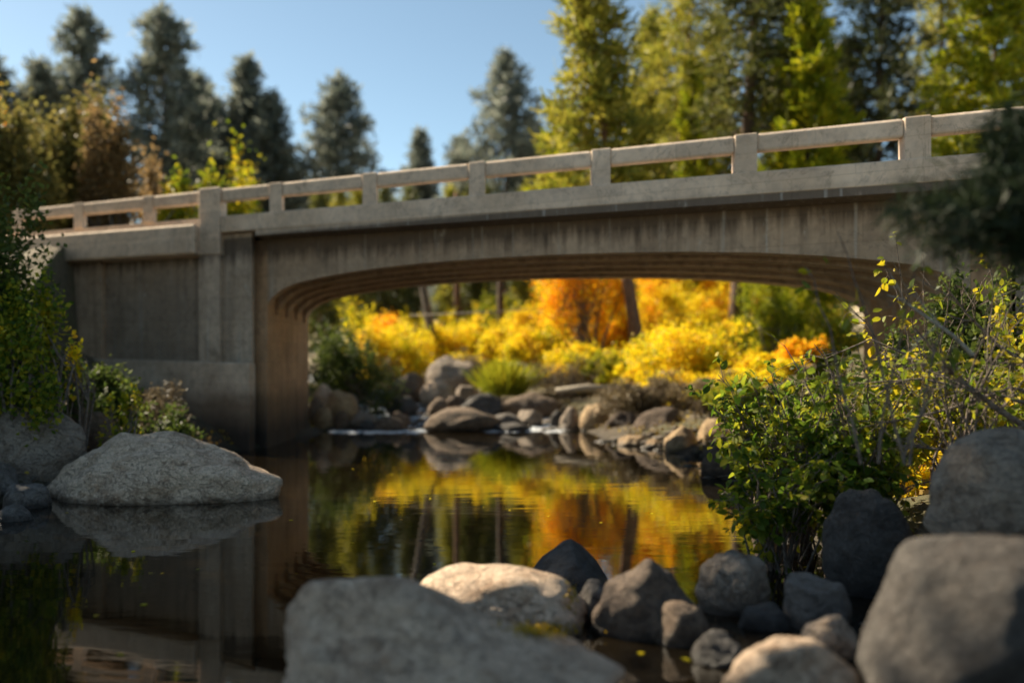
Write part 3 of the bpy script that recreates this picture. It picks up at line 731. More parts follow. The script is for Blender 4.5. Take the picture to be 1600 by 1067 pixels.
trunk_pine(1325, 1322, 60, 78, 70, 'pine_dark', 1109, 'dark pine just behind the right flank of bright cedar', tr=.3, crown0=.2, nb=95, bl=.75, bw=.16, per=13, shape=.5)
gC = 'yellow green cedars behind the railing'
pine_at(1258, 5, 46, 100, 'cedar', 1110, 'bright yellow green cone shaped cedar above the railing', group=gC, name='cedar_tree', nb=130, crown0=.08, bl=.42, bw=.14, per=16, clumps=9, shape=.55, up=.55, droop=.1)
pine_at(1552, -120, 44, 130, 'cedar', 1111, 'large yellow green cedar in the top right corner', group=gC, name='cedar_tree', nb=130, crown0=.08, bl=.45, bw=.15, per=14, clumps=9, shape=.5, up=.4, droop=.2)
pine_at(1085, 100, 58, 62, 'cedar', 1112, 'small yellow green cedar in front of the slim pale trunk', group=gC, name='cedar_tree', nb=90, crown0=.1, bl=.4, bw=.13, per=11, shape=.6, up=.5, droop=.1)
pine_at(880, 165, 56, 62, 'cedar', 1113, 'low yellow green cedar under the golden leaning pine', group=gC, name='cedar_tree', nb=80, crown0=.1, bl=.4, bw=.13, per=10, shape=.6, up=.5, droop=.1)

# ---- wood behind the shrubs: copies of one pine
gW = 'pines in the wood beyond the creek'
WOOD = [(500, 62, 0, 'dark pine low behind the pier edge of the arch'), (530, 72, 1, 'olive pine above the dark green willow bush'), (600, 60, 0, 'dark pine above the yellow orange willow'), (560, 64, 1, 'olive pine between the two dark pines at the left of the arch'),
        (640, 78, 0, 'dark pine behind the leaning grey trunk'), (705, 70, 1, 'olive pine behind the reddish bare trunk'), (760, 84, 0, 'dark pine farthest back behind the upright dark trunk'), (820, 68, 1, 'olive pine left of the orange tree top'),
        (735, 66, 0, 'dark pine between reddish trunk and upright dark trunk'), (880, 80, 0, 'dark pine hidden behind the orange tree'), (1010, 74, 1, 'olive pine between grey trunk and slim pale trunk'), (1075, 84, 0, 'dark pine far back right of the slim pale trunk'),
        (1120, 68, 1, 'olive pine left of the thick dark trunk'), (1215, 76, 0, 'dark pine behind the yellow green shrub near the right pier'), (1300, 70, 1, 'olive pine behind the right pier of the bridge')]
rr_ = random.Random(5); srcs = [None, None]
for i, (px, Yd, k, lab) in enumerate(WOOD):
    X = at(px, Yd); scl = rr_.uniform(.55, .8) if px < 860 else rr_.uniform(.75, 1.05)
    if px < 850: scl = min(scl, (CAM_Z + (HOR - 285) / FPX * Yd - G(X, Yd)) / 24)
    if srcs[k] is None:
        srcs[k] = pine((X, Yd, G(X, Yd)), 23, 3.4, ('pine_olive', 'pine_gold')[k], 1201 + k, lab, group=gW, crown0=.12, nb=95, bl=.8, bw=.18, per=12, tr=.3, shape=.6, bark='bark_red'); srcs[k].scale = (scl,) * 3
    else: copy_thing(srcs[k], (X, Yd, G(X, Yd)), rr_.uniform(0, 6), scl, lab)

# ---- broadleaf trees on the left behind the railing
gL = 'autumn trees behind the left end of the railing'
shrub(25, 165, 41, 95, 'olive', 1301, 'olive yellow tree at the left edge behind the bridge end', cat='tree', name='autumn_tree', group=gL, n=14000, L=.24, W=.15, clumps=70, low=.2, tw='bark_grey', cl=.13)
shrub(112, 135, 44, 70, 'olive', 1302, 'tall olive brown tree between the left edge tree and brown tree', cat='tree', name='autumn_tree', group=gL, n=14000, L=.24, W=.15, clumps=70, low=.2, tw='bark_grey', cl=.13)
shrub(182, 175, 43, 56, 'brown', 1303, 'brown leaved tree in front of the broad tall pine', cat='tree', name='autumn_tree', group=gL, n=11000, L=.23, W=.14, clumps=60, low=.15, tw='bark_grey', cl=.13)
shrub(352, 198, 46, 52, 'ygreen', 1304, 'round yellow green tree above the railing below the slender pine', cat='tree', name='autumn_tree', group=gL, n=7000, L=.26, W=.17, clumps=60, low=.2, tw='bark_grey', cl=.12)
shrub(278, 262, 40, 32, 'ygreen', 1305, 'low yellow green bush just above the railing by the pilaster', cat='shrub', group=gL, n=3500, L=.24, W=.16)
shrub(-10, 150, 46, 40, 'orange', 1306, 'orange leaved tree just inside the left picture edge', cat='tree', name='autumn_tree', group=gL, n=3500, L=.3, W=.19, clumps=40, tw='bark_grey')
shrub(236, 225, 47, 40, 'brown', 1307, 'thin brown tree right of the denser brown tree', cat='tree', name='autumn_tree', group=gL, n=3000, L=.28, W=.18, clumps=40, tw='bark_grey')

# ---- shrubs seen through the arch
gY = 'shrubs seen through the arch'
TH = [
    (545, 488, 37.5, 62, 'willow_green', 'dark green rounded willow bush beside the pier', dict(n=9000, L=.20, W=.05, clumps=70, cl=.13, low=.05)),
    (578, 466, 46, 56, 'yellow', 'yellow orange willow above the dark green bush', {}),
    (652, 496, 46.5, 58, 'yellow', 'yellow shrub behind the upstream boulders', {}),
    (742, 478, 50, 62, 'yellow', 'yellow shrub between leaning trunk and grass clump', {}),
    (916, 335, 45, 84, 'orange', 'tall bright orange tree left of the grey trunk', dict(n=11000, clumps=80, cl=.085, stems=24, cat='tree', name='autumn_tree', low=.15)),
    (832, 505, 43.5, 58, 'yellow', 'yellow willow in front of the orange tree', dict(n=6500)),
    (905, 528, 41.5, 55, 'yellow', 'yellow willow at the foot of the orange tree', dict(n=6000)),
    (1012, 420, 52, 66, 'yellow', 'tall yellow shrub around the foot of the grey trunk', dict(n=8500, L=.2, W=.12)),
    (1105, 484, 37.5, 104, 'yellow', 'broad golden willow filling the right half of the arch', dict(n=12000, clumps=90, cl=.11)),
    (1215, 420, 43, 62, 'cedar', 'yellow green shrub near the right pier', dict(n=8000)),
    (1242, 528, 34, 42, 'orange', 'small orange shrub against the right pier', dict(n=4500, L=.15, W=.08)),
    (890, 542, 39.5, 62, 'dry', 'greyish twiggy bush below the yellow willow', dict(n=3500, L=.12, W=.03, stems=40)),
    (722, 538, 45, 48, 'dry', 'dry brown brush behind the largest upstream boulder', dict(n=2600, L=.14, W=.03, stems=40)),
    (598, 540, 44, 44, 'dry', 'dry brown brush left of the upstream boulder', dict(n=2200, L=.14, W=.04, stems=30)),
    (1020, 580, 33, 95, 'dry', 'overhanging grey dry brush on the right bank', dict(n=9000, L=.22, W=.03, stems=90, ry=1.6)),
    (1110, 578, 30.5, 75, 'dry', 'tangled dry brush above the tan rocks', dict(n=7000, L=.2, W=.03, stems=80, ry=1.5)),
    (690, 482, 58, 60, 'yellow', 'pale yellow shrub in the wood behind leaning trunk', {}),
    (1085, 345, 58, 75, 'orange', 'orange tree in the wood between slim trunk and dark trunk', dict(n=9000, cat='tree', name='autumn_tree', L=.24, W=.15)),
    (1180, 350, 54, 70, 'yellow', 'tall yellow tree in the wood behind the dark trunk', dict(n=9000, cat='tree', name='autumn_tree', L=.22, W=.13)),
    (790, 450, 60, 55, 'ygreen', 'yellow green sapling in the wood left of the orange tree', dict(n=4000)),
    (860, 470, 52, 60, 'yellow', 'yellow shrub in the second row left of the orange tree', dict(n=6000)),
    (1060, 430, 47, 70, 'yellow', 'tall golden shrub behind the slim pale trunk', dict(n=8000)),
    (1150, 425, 50, 70, 'orange', 'gold and orange shrub around the thick dark trunk', dict(n=8000)),
    (965, 470, 53, 60, 'orange', 'orange shrub half hidden behind the grey trunk', dict(n=6000)),
    (1240, 440, 52, 60, 'yellow', 'yellow shrub behind the yellow green one near the right pier', dict(n=6000)),
    (700, 505, 50, 55, 'yellow', 'yellow shrub filling the gap right of the leaning trunk', {}),
    (612, 490, 52, 50, 'orange', 'orange yellow shrub behind the yellow orange willow', {}),
    (785, 515, 46, 45, 'yellow', 'yellow shrub at the foot of the upright dark trunk', {}),
    (1055, 545, 36.5, 60, 'yellow', 'low golden willow at the left foot of the broad one', {}),
    (1160, 540, 35.5, 60, 'yellow', 'low golden willow at the right foot of the broad one', {}),
    (960, 550, 40, 50, 'ygreen', 'low yellow green shrub left of the grey trunk', {}),
    (1300, 520, 23.5, 34, 'ygreen', 'yellow green brush standing before the right pier of the arch', dict(n=3200, L=.14, W=.07)),
    (1215, 600, 24.5, 50, 'ygreen', 'low brush on the right bank behind the leafy green bush', dict(n=3000, L=.13, W=.06)),
    (1065, 568, 34.5, 60, 'yellow', 'golden brush reaching down to the rocks right of the grey trunk', dict(n=4500, L=.15, W=.08)),
    (1150, 572, 32.0, 55, 'yellow', 'golden brush just above the tan rocks on the right bank', dict(n=4000, L=.14, W=.075)),
    (1285, 470, 36, 50, 'cedar', 'yellow green shrub half hidden by the right pier', {}),
    (1020, 560, 38.5, 55, 'yellow', 'low golden shrub between grey trunk and dry brush', {}),
    (1195, 555, 33.5, 55, 'yellow', 'low golden shrub left of the small orange shrub', {}),
    (1160, 590, 29, 60, 'ygreen', 'low yellow green growth above the tan rocks', dict(n=4500, L=.14, W=.07)),
]
for i, (px, yt, Yd, hw, m, lab, kw) in enumerate(TH):
    k = dict(n=5200, L=.17, W=.10, clumps=75, cl=.095, low=.03, stems=18); k.update(kw)
    if m not in ('dry',): hw *= 1.28; k['shoots'] = 70
    if m not in ('dry', 'willow_green'): k['n'] = int(k['n'] * 1.7); k['L'] *= .78; k['W'] *= .78
    shrub(px, yt, Yd, hw, m, 1400 + i, lab, group=gY, **k)

def grass_clump(px, yt, Y, hw, seed, label, mat='grassy', n=900, yb=None, name='grass_clump', cat='grass clump'):
    rr = np.random.default_rng(seed); X = at(px, Y); z = G(X, Y) if yb is None else CAM_Z + (HOR - yb) / FPX * Y
    H = CAM_Z + (HOR - yt) / FPX * Y - z; r = hw / FPX * Y
    b = rr.normal(size=(n, 3)) * np.array((r * .35, r * .35, 0)); d = np.stack([b[:, 0] / r * 1.1 + rr.normal(size=n) * .25, b[:, 1] / r * 1.1 + rr.normal(size=n) * .25, np.full(n, 1.0)], 1)
    V, F = blades(b, d, rr, H * .85, .035)
    o = link(name, mesh_np(name, V, F), M[mat]); o.location = (X, Y, z - .05); return tag(o, label, cat)
grass_clump(788, 560, 39.5, 27, 1501, 'yellow green grass clump right of the largest upstream boulder', yb=616, n=1500)
grass_clump(640, 640, 20.5, 30, 1502, 'x', n=10) if False else None

# leaning bare trunk, dark trunk, logs
def stick(name, pts, rad, mat, label, cat, n=8, group=None):
    mb = MB(); c = Vector(pts[0]); mb.tube(pts, rad, n)
    if cat == 'tree trunk':
        rs = np.random.default_rng(len(label))
        mb.tube([c - Vector((0, 0, .3)), c + Vector((0, 0, .35))], [rad[0] * 1.7, rad[0] * .95], n)
        for k in range(14):
            f = rs.uniform(.15, .98) * (len(pts) - 1); i = min(int(f), len(pts) - 2); q = pts[i].lerp(pts[i + 1], f - i); a = rs.uniform(0, 6.28); l = rs.uniform(.4, 1.8)
            e = q + Vector((math.cos(a) * l, math.sin(a) * l, rs.uniform(-.3, .5) * l)); m_ = (q + e) / 2 + Vector((0, 0, .08 * l)); mb.tube([q, m_, e], [.045, .03, .008], 4, False)
    o = mb.build(name, M[mat], None, True, origin=c); o.location = c
    return tag(o, label, cat, group)
def pt(px, py, Y): return P(px, py, Y)
stick('tree_trunk', [pt(680, 560, 49), pt(671, 500, 49), pt(660, 440, 49), pt(640, 330, 49.5)], [.26, .22, .19, .12], 'bark_grey', 'leaning bare grey trunk among the yellow shrubs left of centre', 'tree trunk')
stick('tree_trunk', [pt(784, 560, 54), pt(782, 480, 54), pt(781, 330, 54)], [.24, .2, .12], 'bark', 'upright dark bare trunk behind the yellow shrubs at centre', 'tree trunk')
stick('tree_trunk', [pt(716, 560, 62), pt(714, 440, 62), pt(713, 300, 62)], [.24, .2, .12], 'bark_red', 'reddish bare trunk far back between leaning and dark trunks', 'tree trunk')
stick('fallen_branch', [pt(640, 493, 47), pt(760, 488, 46.5), pt(868, 480, 46)], [.03, .035, .02], 'pale_twig', 'thin pale fallen branch caught level across the yellow shrubs', 'branch')
stick('log', [pt(868, 611, 37.5), pt(915, 606, 37.3), pt(962, 607, 37.1)], [.12, .15, .11], 'wood', 'grey weathered log lying on the bank above the broad flat boulder', 'log')
stick('log', [pt(795, 572, 40.5), pt(822, 571, 40.5)], [.13, .12], 'wood', 'short pale log end showing in the yellow willow', 'log')

# ------------------------------------------------------------------ left bank plants
gN = 'bushes on the left bank'
shrub(-12, 215, 20, 90, 'willow_green', 1601, 'dark green leafy bush hiding the left end of the bridge', group=gN, n=5500, L=.15, W=.085, clumps=60, cl=.13, low=.2, ry=1.0, name='leafy_bush')
shrub(30, 420, 18.6, 80, 'green', 1602, 'dark bush with a few yellow leaves below the tall green one', group=gN, n=3800, L=.13, W=.08, clumps=45, cl=.13, low=.1, ry=.8, name='leafy_bush')
shrub(72, 430, 19, 20, 'ygreen', 1603, 'bright yellow green sprig standing before the wing wall', group=gN, n=420, L=.15, W=.10, clumps=12, low=.45, ry=.3, name='leafy_bush')
shrub(190, 585, 19.6, 36, 'ygreen', 1604, 'small yellow leaved bush in front of the abutment wall', group=gN, n=750, L=.11, W=.075, clumps=26, low=.1, cl=.12, ry=.5, name='leafy_bush', stems=16)
shrub(124, 515, 19.6, 22, 'yellow', 1605, 'tiny yellow sprig poking up left of the small yellow bush', group=gN, n=160, L=.12, W=.08, clumps=8, low=.6, ry=.25, name='leafy_bush', stems=6)
shrub(250, 625, 22.5, 50, 'willow_green', 1606, 'low dark green weeds at the foot of the abutment', group=gN, n=2600, L=.12, W=.05, clumps=40, low=.05, name='leafy_bush')
shrub(165, 560, 23.5, 60, 'willow_green', 1608, 'dark weeds on the bank slope under the wing wall', group=gN, n=3200, L=.13, W=.06, clumps=45, low=.03, name='leafy_bush', shoots=30)
shrub(235, 600, 24.0, 50, 'dry', 1609, 'dry grey weeds at the foot of the recessed wall panel', group=gN, n=1800, L=.14, W=.03, clumps=40, low=.03, name='leafy_bush', shoots=30)
shrub(60, 540, 21, 95, 'willow_green', 1607, 'dark undergrowth between round boulder and wing wall', group=gN, n=4000, L=.13, W=.06, clumps=50, low=.05, ry=1.2, name='leafy_bush')

# ------------------------------------------------------------------ right bank: the leafy bush in focus
def leaf_shape(L, W):
    x = [0, .18, .45, .75, 1.0]; wv = [0, .38, .5, .33, 0]
    V = [(0, 0, 0)]; F = []
    rows = []
    for xi, wi in zip(x, wv):
        b = len(V); droop = -.12 * L * xi * xi
        V += [(xi * L, -wi * W, .10 * W * (wi * 2) + droop), (xi * L, 0, droop), (xi * L, wi * W, .10 * W * (wi * 2) + droop)]; rows.append(b)
    for a, b in zip(rows[:-1], rows[1:]):
        F += [(a, b, b + 1, a + 1), (a + 1, b + 1, b + 2, a + 2)]
    return np.array(V), np.array(F)

def focus_bush(name, X, Y, z, Hs, spread, nst, mat, seed, label, group, per_stem=60, L=.11, W=.065, singles=0, side=6, arch=.25, bias=(0, 0), tw='twig'):
    """arching stems; every side twig carries alternate leaves; the largest leaves are parts of their own."""
    rr = np.random.default_rng(seed); t = empty(name, (X, Y, z), label, 'shrub', group)
    LV, LF = leaf_shape(1, 1)
    pos, dirs = [], []
    for s in range(nst):
        a = rr.uniform(0, 2 * math.pi); h = Hs * rr.uniform(.55, 1.05); sp = spread * rr.uniform(.35, 1.0)
        b0 = np.array((rr.normal() * .14, rr.normal() * .14, -.15)); tip = np.array((math.cos(a) * sp + bias[0] * h, math.sin(a) * sp * .8 + bias[1] * h, h))
        mid = b0 * .5 + tip * .5 + np.array((0, 0, arch * h)) + rr.normal(size=3) * .05
        ts = np.linspace(0, 1, 8); pts = [(1 - u) ** 2 * b0 + 2 * u * (1 - u) * mid + u * u * tip + (rr.normal(size=3) * .018 if 0 < u < 1 else 0) for u in ts]
        mb = MB(); mb.tube(pts, [.014 * (1 - .8 * u) + .0025 for u in ts], 5, False)
        for k in range(side):
            u = rr.uniform(.25, .97); o = (1 - u) ** 2 * b0 + 2 * u * (1 - u) * mid + u * u * tip
            dv = rr.normal(size=3) + np.array((math.cos(a), math.sin(a), .2)) * .7; dv /= np.linalg.norm(dv); ln = rr.uniform(.18, .5) * min(1, Hs)
            e = o + dv * ln + np.array((0, 0, -.10 * ln)); m_ = (o + e) / 2 + np.array((0, 0, .08 * ln)) + rr.normal(size=3) * .015
            mb.tube([o, m_, e], [.005, .004, .002], 4, False)
            for j in range(max(2, per_stem // side)):
                f = rr.uniform(.15, 1); pos.append(o + (e - o) * f + np.array((0, 0, .3 * ln * f * (1 - f))) + rr.normal(size=3) * .01)
                d = dv + rr.normal(size=3) * .8; d[2] -= .35; dirs.append(d / np.linalg.norm(d))
        mb.build('stem', M[tw], t, True)
    pos, dirs = np.array(pos), np.array(dirs); pos[:, 2] = np.maximum(pos[:, 2], -.1)
    n = len(pos); u = rr.normal(size=(n, 3)) * .5 + np.array((0, 0, 1.0)); u -= dirs * (u * dirs).sum(1)[:, None]; u /= np.linalg.norm(u, axis=1)[:, None]
    v = np.cross(u, dirs); l = L * rr.uniform(.45, 1.5, n)
    order = np.argsort(-(l - .15 * (pos[:, 1])))         # biggest, frontmost first
    sing = order[:singles]; rest = order[singles:]
    def place(i):
        return pos[i][None] + LV[:, 0:1] * l[i] * dirs[i] + LV[:, 1:2] * l[i] * (W / L) * v[i] + LV[:, 2:3] * l[i] * (W / L) * u[i]
    if len(rest):
        Vs = np.concatenate([place(i) for i in rest]); Fs = np.concatenate([LF + k * len(LV) for k in range(len(rest))])
        o = link('foliage', mesh_np('foliage', Vs, Fs), M[mat], t, True); o['kind'] = 'stuff'
    for i in sing:
        o = link('leaf', mesh_np('leaf', place(i) - pos[i], LF), M[mat], t, True); o.location = pos[i]
    return t

gG = 'leafy bushes on the right bank'
Yb = 12.6
def fb(px, yb, Y, yt, **kw):
    X = at(px, Y); z = CAM_Z + (HOR - yb) / FPX * Y; H = (yb - yt) / FPX * Y
    return focus_bush(kw.pop('name', 'leafy_shrub'), X, Y, z, H, kw.pop('sp', 1.0), kw.pop('nst', 20), kw.pop('mat', 'green'), kw.pop('seed', 1), kw.pop('label'), gG, **kw)
fb(1250, 850, 12.4, 590, sp=1.2, nst=38, seed=1701, per_stem=72, side=9, L=.115, W=.072, singles=120, label='leafy green bush hanging over the water on the right bank, sharpest in view')
fb(1215, 870, 11.6, 715, sp=.85, nst=26, seed=1702, per_stem=70, side=8, L=.11, W=.07, singles=60, arch=.5, label='low dark green bush trailing to the water in front of the tall leafy one')
fb(1370, 770, 13.2, 590, sp=1.1, nst=26, seed=1703, per_stem=70, side=8, L=.10, W=.06, mat='ygreen', singles=30, label='yellow green bush between leafy green bush and blue grey boulder')
fb(1500, 720, 12.4, 560, sp=1.1, nst=26, seed=1704, per_stem=70, side=8, L=.10, W=.06, mat='ygreen', singles=30, label='yellow green bush directly behind the blue grey boulder')
fb(1600, 720, 13.5, 420, sp=1.0, nst=22, seed=1705, per_stem=70, side=8, L=.10, W=.06, mat='ygreen', label='taller yellow green bush at the right picture edge')
fb(1420, 790, 15.0, 680, sp=.9, nst=20, seed=1706, per_stem=70, side=8, L=.11, W=.07, mat='yellow', label='low bright yellow bush left of the blue grey boulder')
fb(1300, 760, 16.5, 560, sp=1.2, nst=26, seed=1707, per_stem=60, side=8, L=.11, W=.06, mat='willow_green', label='dark bush behind the leafy green one, before the right pier')
fb(1450, 690, 15.0, 370, sp=1.7, nst=9, seed=1708, per_stem=22, side=6, L=.12, W=.08, mat='ygreen', label='tall sparse sapling with scattered leaves before the right pier')
fb(1400, 700, 9.2, 345, sp=.9, nst=5, seed=1709, per_stem=16, side=6, L=.10, W=.07, mat='ygreen', bias=(-.1, 0), label='thin sparse sprays of yellow green leaves in front of the arch')

fb(1345, 830, 11.9, 640, sp=.9, nst=30, seed=1710, per_stem=75, side=8, L=.11, W=.07, singles=40, label='dark green bush over the half hidden boulder, right of the leafy one')
shrub(1570, 425, 16.6, 115, 'willow_green', 1711, 'dark dense bush covering the right end of the bridge', group=gG, n=9000, L=.13, W=.07, clumps=60, cl=.12, low=.05, ry=1.0, yb=720, name='leafy_bush')
shrub(1425, 480, 16.2, 85, 'willow_green', 1712, 'dark bush under the bare branches before the right pier', group=gG, n=4500, L=.12, W=.06, clumps=45, cl=.13, low=.05, ry=.8, yb=730, name='leafy_bush')

fb(1340, 760, 12.0, 540, sp=1.4, nst=12, seed=1713, per_stem=7, side=7, L=.09, W=.055, mat='ygreen', name='bare_shrub', label='nearly leafless twiggy shrub rising behind the leafy green bush')
fb(1500, 730, 11.2, 470, sp=1.3, nst=14, seed=1714, per_stem=9, side=7, L=.09, W=.055, mat='ygreen', name='bare_shrub', label='nearly leafless twiggy shrub above the blue grey boulder')

# bare branches reaching in from the right
bb = empty('bare_shrub', P(1640, 700, 10.8), 'bare grey branches reaching in from the right edge above the bushes', 'shrub')
def bare_branch(pts, r0, seed, mat='twig', twigs=12):
    r0 *= 1.6
    rr = np.random.default_rng(seed); mb = MB(); q = [P(*p) - bb.location for p in pts]
    n = len(q); mb.tube(q, [r0 * (1 - .75 * i / (n - 1)) for i in range(n)], 6, False)
    for k in range(twigs):
        f = rr.uniform(.15, 1) * (n - 1); i = min(int(f), n - 2); o = q[i].lerp(q[i + 1], f - i); d = (q[i + 1] - q[i]).normalized()
        dv = (d + Vector(rr.normal(size=3)) * .55).normalized(); ln = rr.uniform(.25, .75)
        m_ = o + dv * ln * .5 + Vector(rr.normal(size=3)) * .03; e = o + dv * ln + Vector((0, 0, rr.uniform(-.12, .12)))
        mb.tube([o, m_, e], [r0 * .35, r0 * .25, .0025], 4, False)
        for j in range(2):
            e2 = m_ + (dv + Vector(rr.normal(size=3)) * .6).normalized() * ln * .5; mb.tube([m_, e2], [r0 * .2, .002], 4, False)
    mb.build('branch', M[mat], bb, True)
Yt = 10.8
bare_branch([(1640, 690, Yt), (1560, 640, Yt), (1490, 585, Yt), (1430, 515, 11)], .028, 1)
bare_branch([(1520, 555, 10.2), (1490, 525, 10.2), (1440, 490, 10.2), (1405, 466, 10.3), (1385, 461, 10.3)], .016, 2, 'pale_twig', 3)
bare_branch([(1640, 745, Yt), (1560, 720, Yt), (1480, 703, 11), (1400, 695, 11.2)], .018, 3)
bare_branch([(1640, 640, 11.5), (1540, 612, 11.5), (1440, 592, 11.7), (1330, 600, 12)], .018, 4)
bare_branch([(1640, 590, 12), (1560, 540, 12), (1510, 490, 12), (1480, 450, 12)], .016, 5)
bare_branch([(1640, 620, 11), (1580, 605, 11), (1480, 640, 11.2), (1390, 660, 11.4), (1300, 655, 11.8)], .014, 6)
bare_branch([(1560, 780, 11.5), (1500, 740, 11.5), (1420, 760, 11.5), (1370, 800, 11.5)], .014, 7)
bare_branch([(1640, 700, 13), (1540, 650, 13), (1430, 560, 13), (1360, 530, 13.2), (1290, 560, 13.4)], .018, 8)
bare_branch([(1420, 700, 11.9), (1340, 720, 11.9), (1260, 700, 12), (1200, 690, 12)], .012, 9)

# dark pine bough hanging in the upper right corner
def near_pine():
    rr = np.random.default_rng(77); X, Y = 5.6, 7.4; z = G(X, Y)
    t = empty('pine_tree', (X, Y, z), 'very dark pine bough hanging in from the right edge over the bridge', 'tree')
    mb = MB(); mb.tube([(0, 0, -.3), (.05, 0, 3), (0, .05, 7), (0, 0, 10)], [.24, .2, .15, .08], 10)
    Cs, Ds = [], []
    ends = [(1425, 335, 7.0), (1560, 235, 7.2), (1500, 340, 6.8), (1480, 380, 7.1), (1570, 200, 7.4), (1535, 300, 7.0), (1560, 290, 7.3), (1550, 370, 7.0), (1590, 230, 7.2), (1590, 330, 7.3), (1600, 400, 7.0)]
    for e in ends:
        e = P(*e) - Vector((X, Y, z)); o = Vector((0, 0, e.z + .35)); mid = (o + e) / 2 + Vector((0, 0, .12))
        mb.tube([o, mid, e], [.035, .022, .006], 5, False)
        for f in np.linspace(.25, 1, 11):
            c = np.array(o.lerp(e, f)) + np.array((0, 0, .2 * f * (1 - f))); m = 130
            Cs.append(c + rr.normal(size=(m, 3)) * .085); Ds.append(np.array((e - o).normalized()) * .6 + rr.normal(size=(m, 3)) * .7)
    V, F = blades(np.concatenate(Cs), np.concatenate(Ds), rr, .16, .016)
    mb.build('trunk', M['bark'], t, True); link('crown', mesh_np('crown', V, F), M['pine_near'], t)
near_pine()

# yellow moss and a sprig on the pale boulder
bpy.context.view_layer.update(); DG = bpy.context.evaluated_depsgraph_get()
def moss(px, py, rx, ry, n, seed, label, L=.035):
    rr = np.random.default_rng(seed); C = []
    for _ in range(n):
        a, b = rr.normal(size=2); d = (P(px + a * rx, py + b * ry, 10) - cam.location).normalized()
        ok, hit, nrm, _i, ob, _m = S.ray_cast(DG, cam.location, d)
        if ok and ob.name.split('.')[0] in ('boulder', 'rock'): C.append(hit + nrm * rr.uniform(0, .03))
    if not C: return
    C = np.array([c[:] for c in C]); c0 = C.mean(0); V, F = leaf_cards(C - c0, rr, L, L * .55)
    o = link('moss', mesh_np('moss', V, F), M['moss']); o.location = c0; tag(o, label, 'moss', None, 'stuff')
moss(850, 985, 26, 6, 420, 1, 'yellow moss patch in the crease of the pale boulder')
moss(893, 930, 6, 12, 70, 2, 'tiny yellow sprig between cream boulder and black pointed one')

def foam():  # foam, with bright sky reflections painted in as white patches
    rr = np.random.default_rng(55); mb = MB(); M['foam'] = mat_plain('white_foam_and_glint', (.62, .66, .70), .5, .12, 25)
    runs = [(540, 662, 33.2, 0, 46), (765, 885, 33.8, 0, 34), (640, 668, 36.6, .25, 10), (555, 606, 38.5, .5, 14), (520, 550, 33.4, 0, 10), (640, 662, 38.2, .45, 16), (560, 600, 40.5, .5, 16), (680, 720, 37.4, .3, 10), (800, 900, 34.0, 0, 26), (545, 640, 33.0, 0, 20), (600, 640, 36, .2, 8)]
    for x0, x1, Y, z0, k in runs:
        for _ in range(k):
            y = Y + rr.uniform(-.5, .9); x = at(rr.uniform(x0, x1), y); z = max(float(np.interp(y, *WL)), .004) + .012 if z0 == 0 else float(np.interp(y, *WL)) + rr.uniform(.0, .08)
            a, b = rr.uniform(.10, .34), rr.uniform(.03, .10); n = 9
            ring = [(x + a * math.cos(t) * rr.uniform(.7, 1.2), y + b * math.sin(t) * rr.uniform(.7, 1.2), z - .008) for t in (2 * math.pi * j / n for j in range(n))]
            mb.add(ring + [(x, y, z + rr.uniform(.01, .03))], [(j, (j + 1) % n, n) for j in range(n)])
    tag(mb.build('foam', M['foam'], None, True), 'white foam, broken water and sky glints as white patches along the foot of the rapids', 'foam', None, 'stuff')
foam()

def twig_litter():
    rr = np.random.default_rng(66); mb = MB()
    for _ in range(170):
        if rr.uniform() < .7: y = rr.uniform(26, 40); x = np.interp(y, *XR) + abs(rr.normal(0, 1.6))
        else: y = rr.uniform(9, 24); x = np.interp(y, *XR) + rr.uniform(0, 2)
        z = G(x, y) + rr.uniform(.02, .22); a = rr.uniform(0, 6.28); l = rr.uniform(.2, .9)
        p = Vector((x, y, z)); q = p + Vector((math.cos(a) * l, math.sin(a) * l, rr.uniform(-.1, .35) * l)); m_ = (p + q) / 2 + Vector(rr.normal(size=3)) * .06 * l
        mb.tube([p, m_, q], [.014, .011, .004], 4, False)
    tag(mb.build('driftwood_litter', M['wood']), 'tangle of pale dead twigs strewn over the right bank', 'twigs', None, 'stuff')
twig_litter()

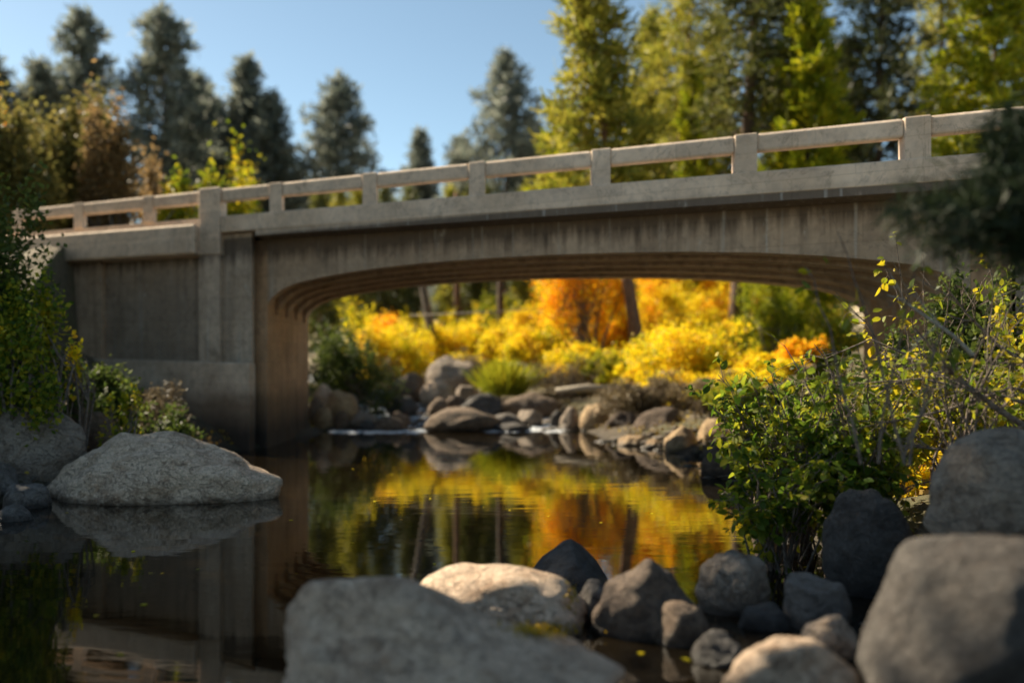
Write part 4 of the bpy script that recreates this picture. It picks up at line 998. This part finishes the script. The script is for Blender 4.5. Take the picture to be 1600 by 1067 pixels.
def leaf_litter():
    rr = np.random.default_rng(71); n = 5200; y = np.concatenate([rr.uniform(23, 47, n * 3 // 4), rr.uniform(8, 24, n // 4)]); side = rr.uniform(size=n) < .72
    x = np.where(side, np.interp(y, *XR) + np.abs(rr.normal(0, 3.0, n)) + .2, np.interp(y, *XL) - np.abs(rr.normal(0, 2.0, n)) - .2)
    z = ground_np(x, y) + rr.uniform(.0, .22, n); C = np.stack([x, y, z], 1); V, F = leaf_cards(C, rr, .12, .075)
    tag(link('leaf_litter', mesh_np('leaf_litter', V, F), M['brown_litter']), 'brown and yellow fallen leaves covering both banks', 'leaves', None, 'stuff')
leaf_litter()

def glint_leaves():  # added leaves stand in for bright specks of reflected sky
    rr = np.random.default_rng(31); C = []
    while len(C) < 90:
        y = 8 + 24 * rr.uniform() ** 1.3; x = rr.uniform(np.interp(y, *XL) + .3, np.interp(y, *XR) - .2); C.append((x, y, .008))
    V, F = leaf_cards(np.array(C), rr, .09, .06); V[:, 2] = .006 + .1 * np.abs(V[:, 2] - .008)
    tag(link('leaves', mesh_np('leaves', V, F), M['yellow']), 'scattered yellow leaf cards added for bright sky glints on the dark pool', 'leaves', None, 'stuff')
glint_leaves()

# ------------------------------------------------------------------ trees on the left bank beyond the frame (they shade the creek)
gS = 'shade trees on the left bank'
SH = [(-15, 17, 15, .9, 'dark pine on the left bank nearest the round grey boulder'), (-19.5, 20, 18, .9, 'broad dark pine second from the creek on the left bank'),
      (-20, 26.0, 33, .50, 'very tall slim dark pine beside the left road embankment'), (-17, 18.3, 21, .62, 'slim pine between two broader dark pines on left bank')]
shade = None
for i, (x, y, h, wd, lab) in enumerate(SH):
    if shade is None:
        shade = pine((x, y, G(x, y)), 16, 3.0, 'pine_dark', 1801, lab, group=gS, crown0=.08, nb=90, bl=.6, bw=.16, per=12, tr=.3, shape=.6)
        shade.scale = (wd * h / 16, wd * h / 16, h / 16)
    else:
        c = copy_thing(shade, (x, y, G(x, y)), i * 1.3, h / 16, lab); c.scale = (wd * h / 16, wd * h / 16, h / 16)
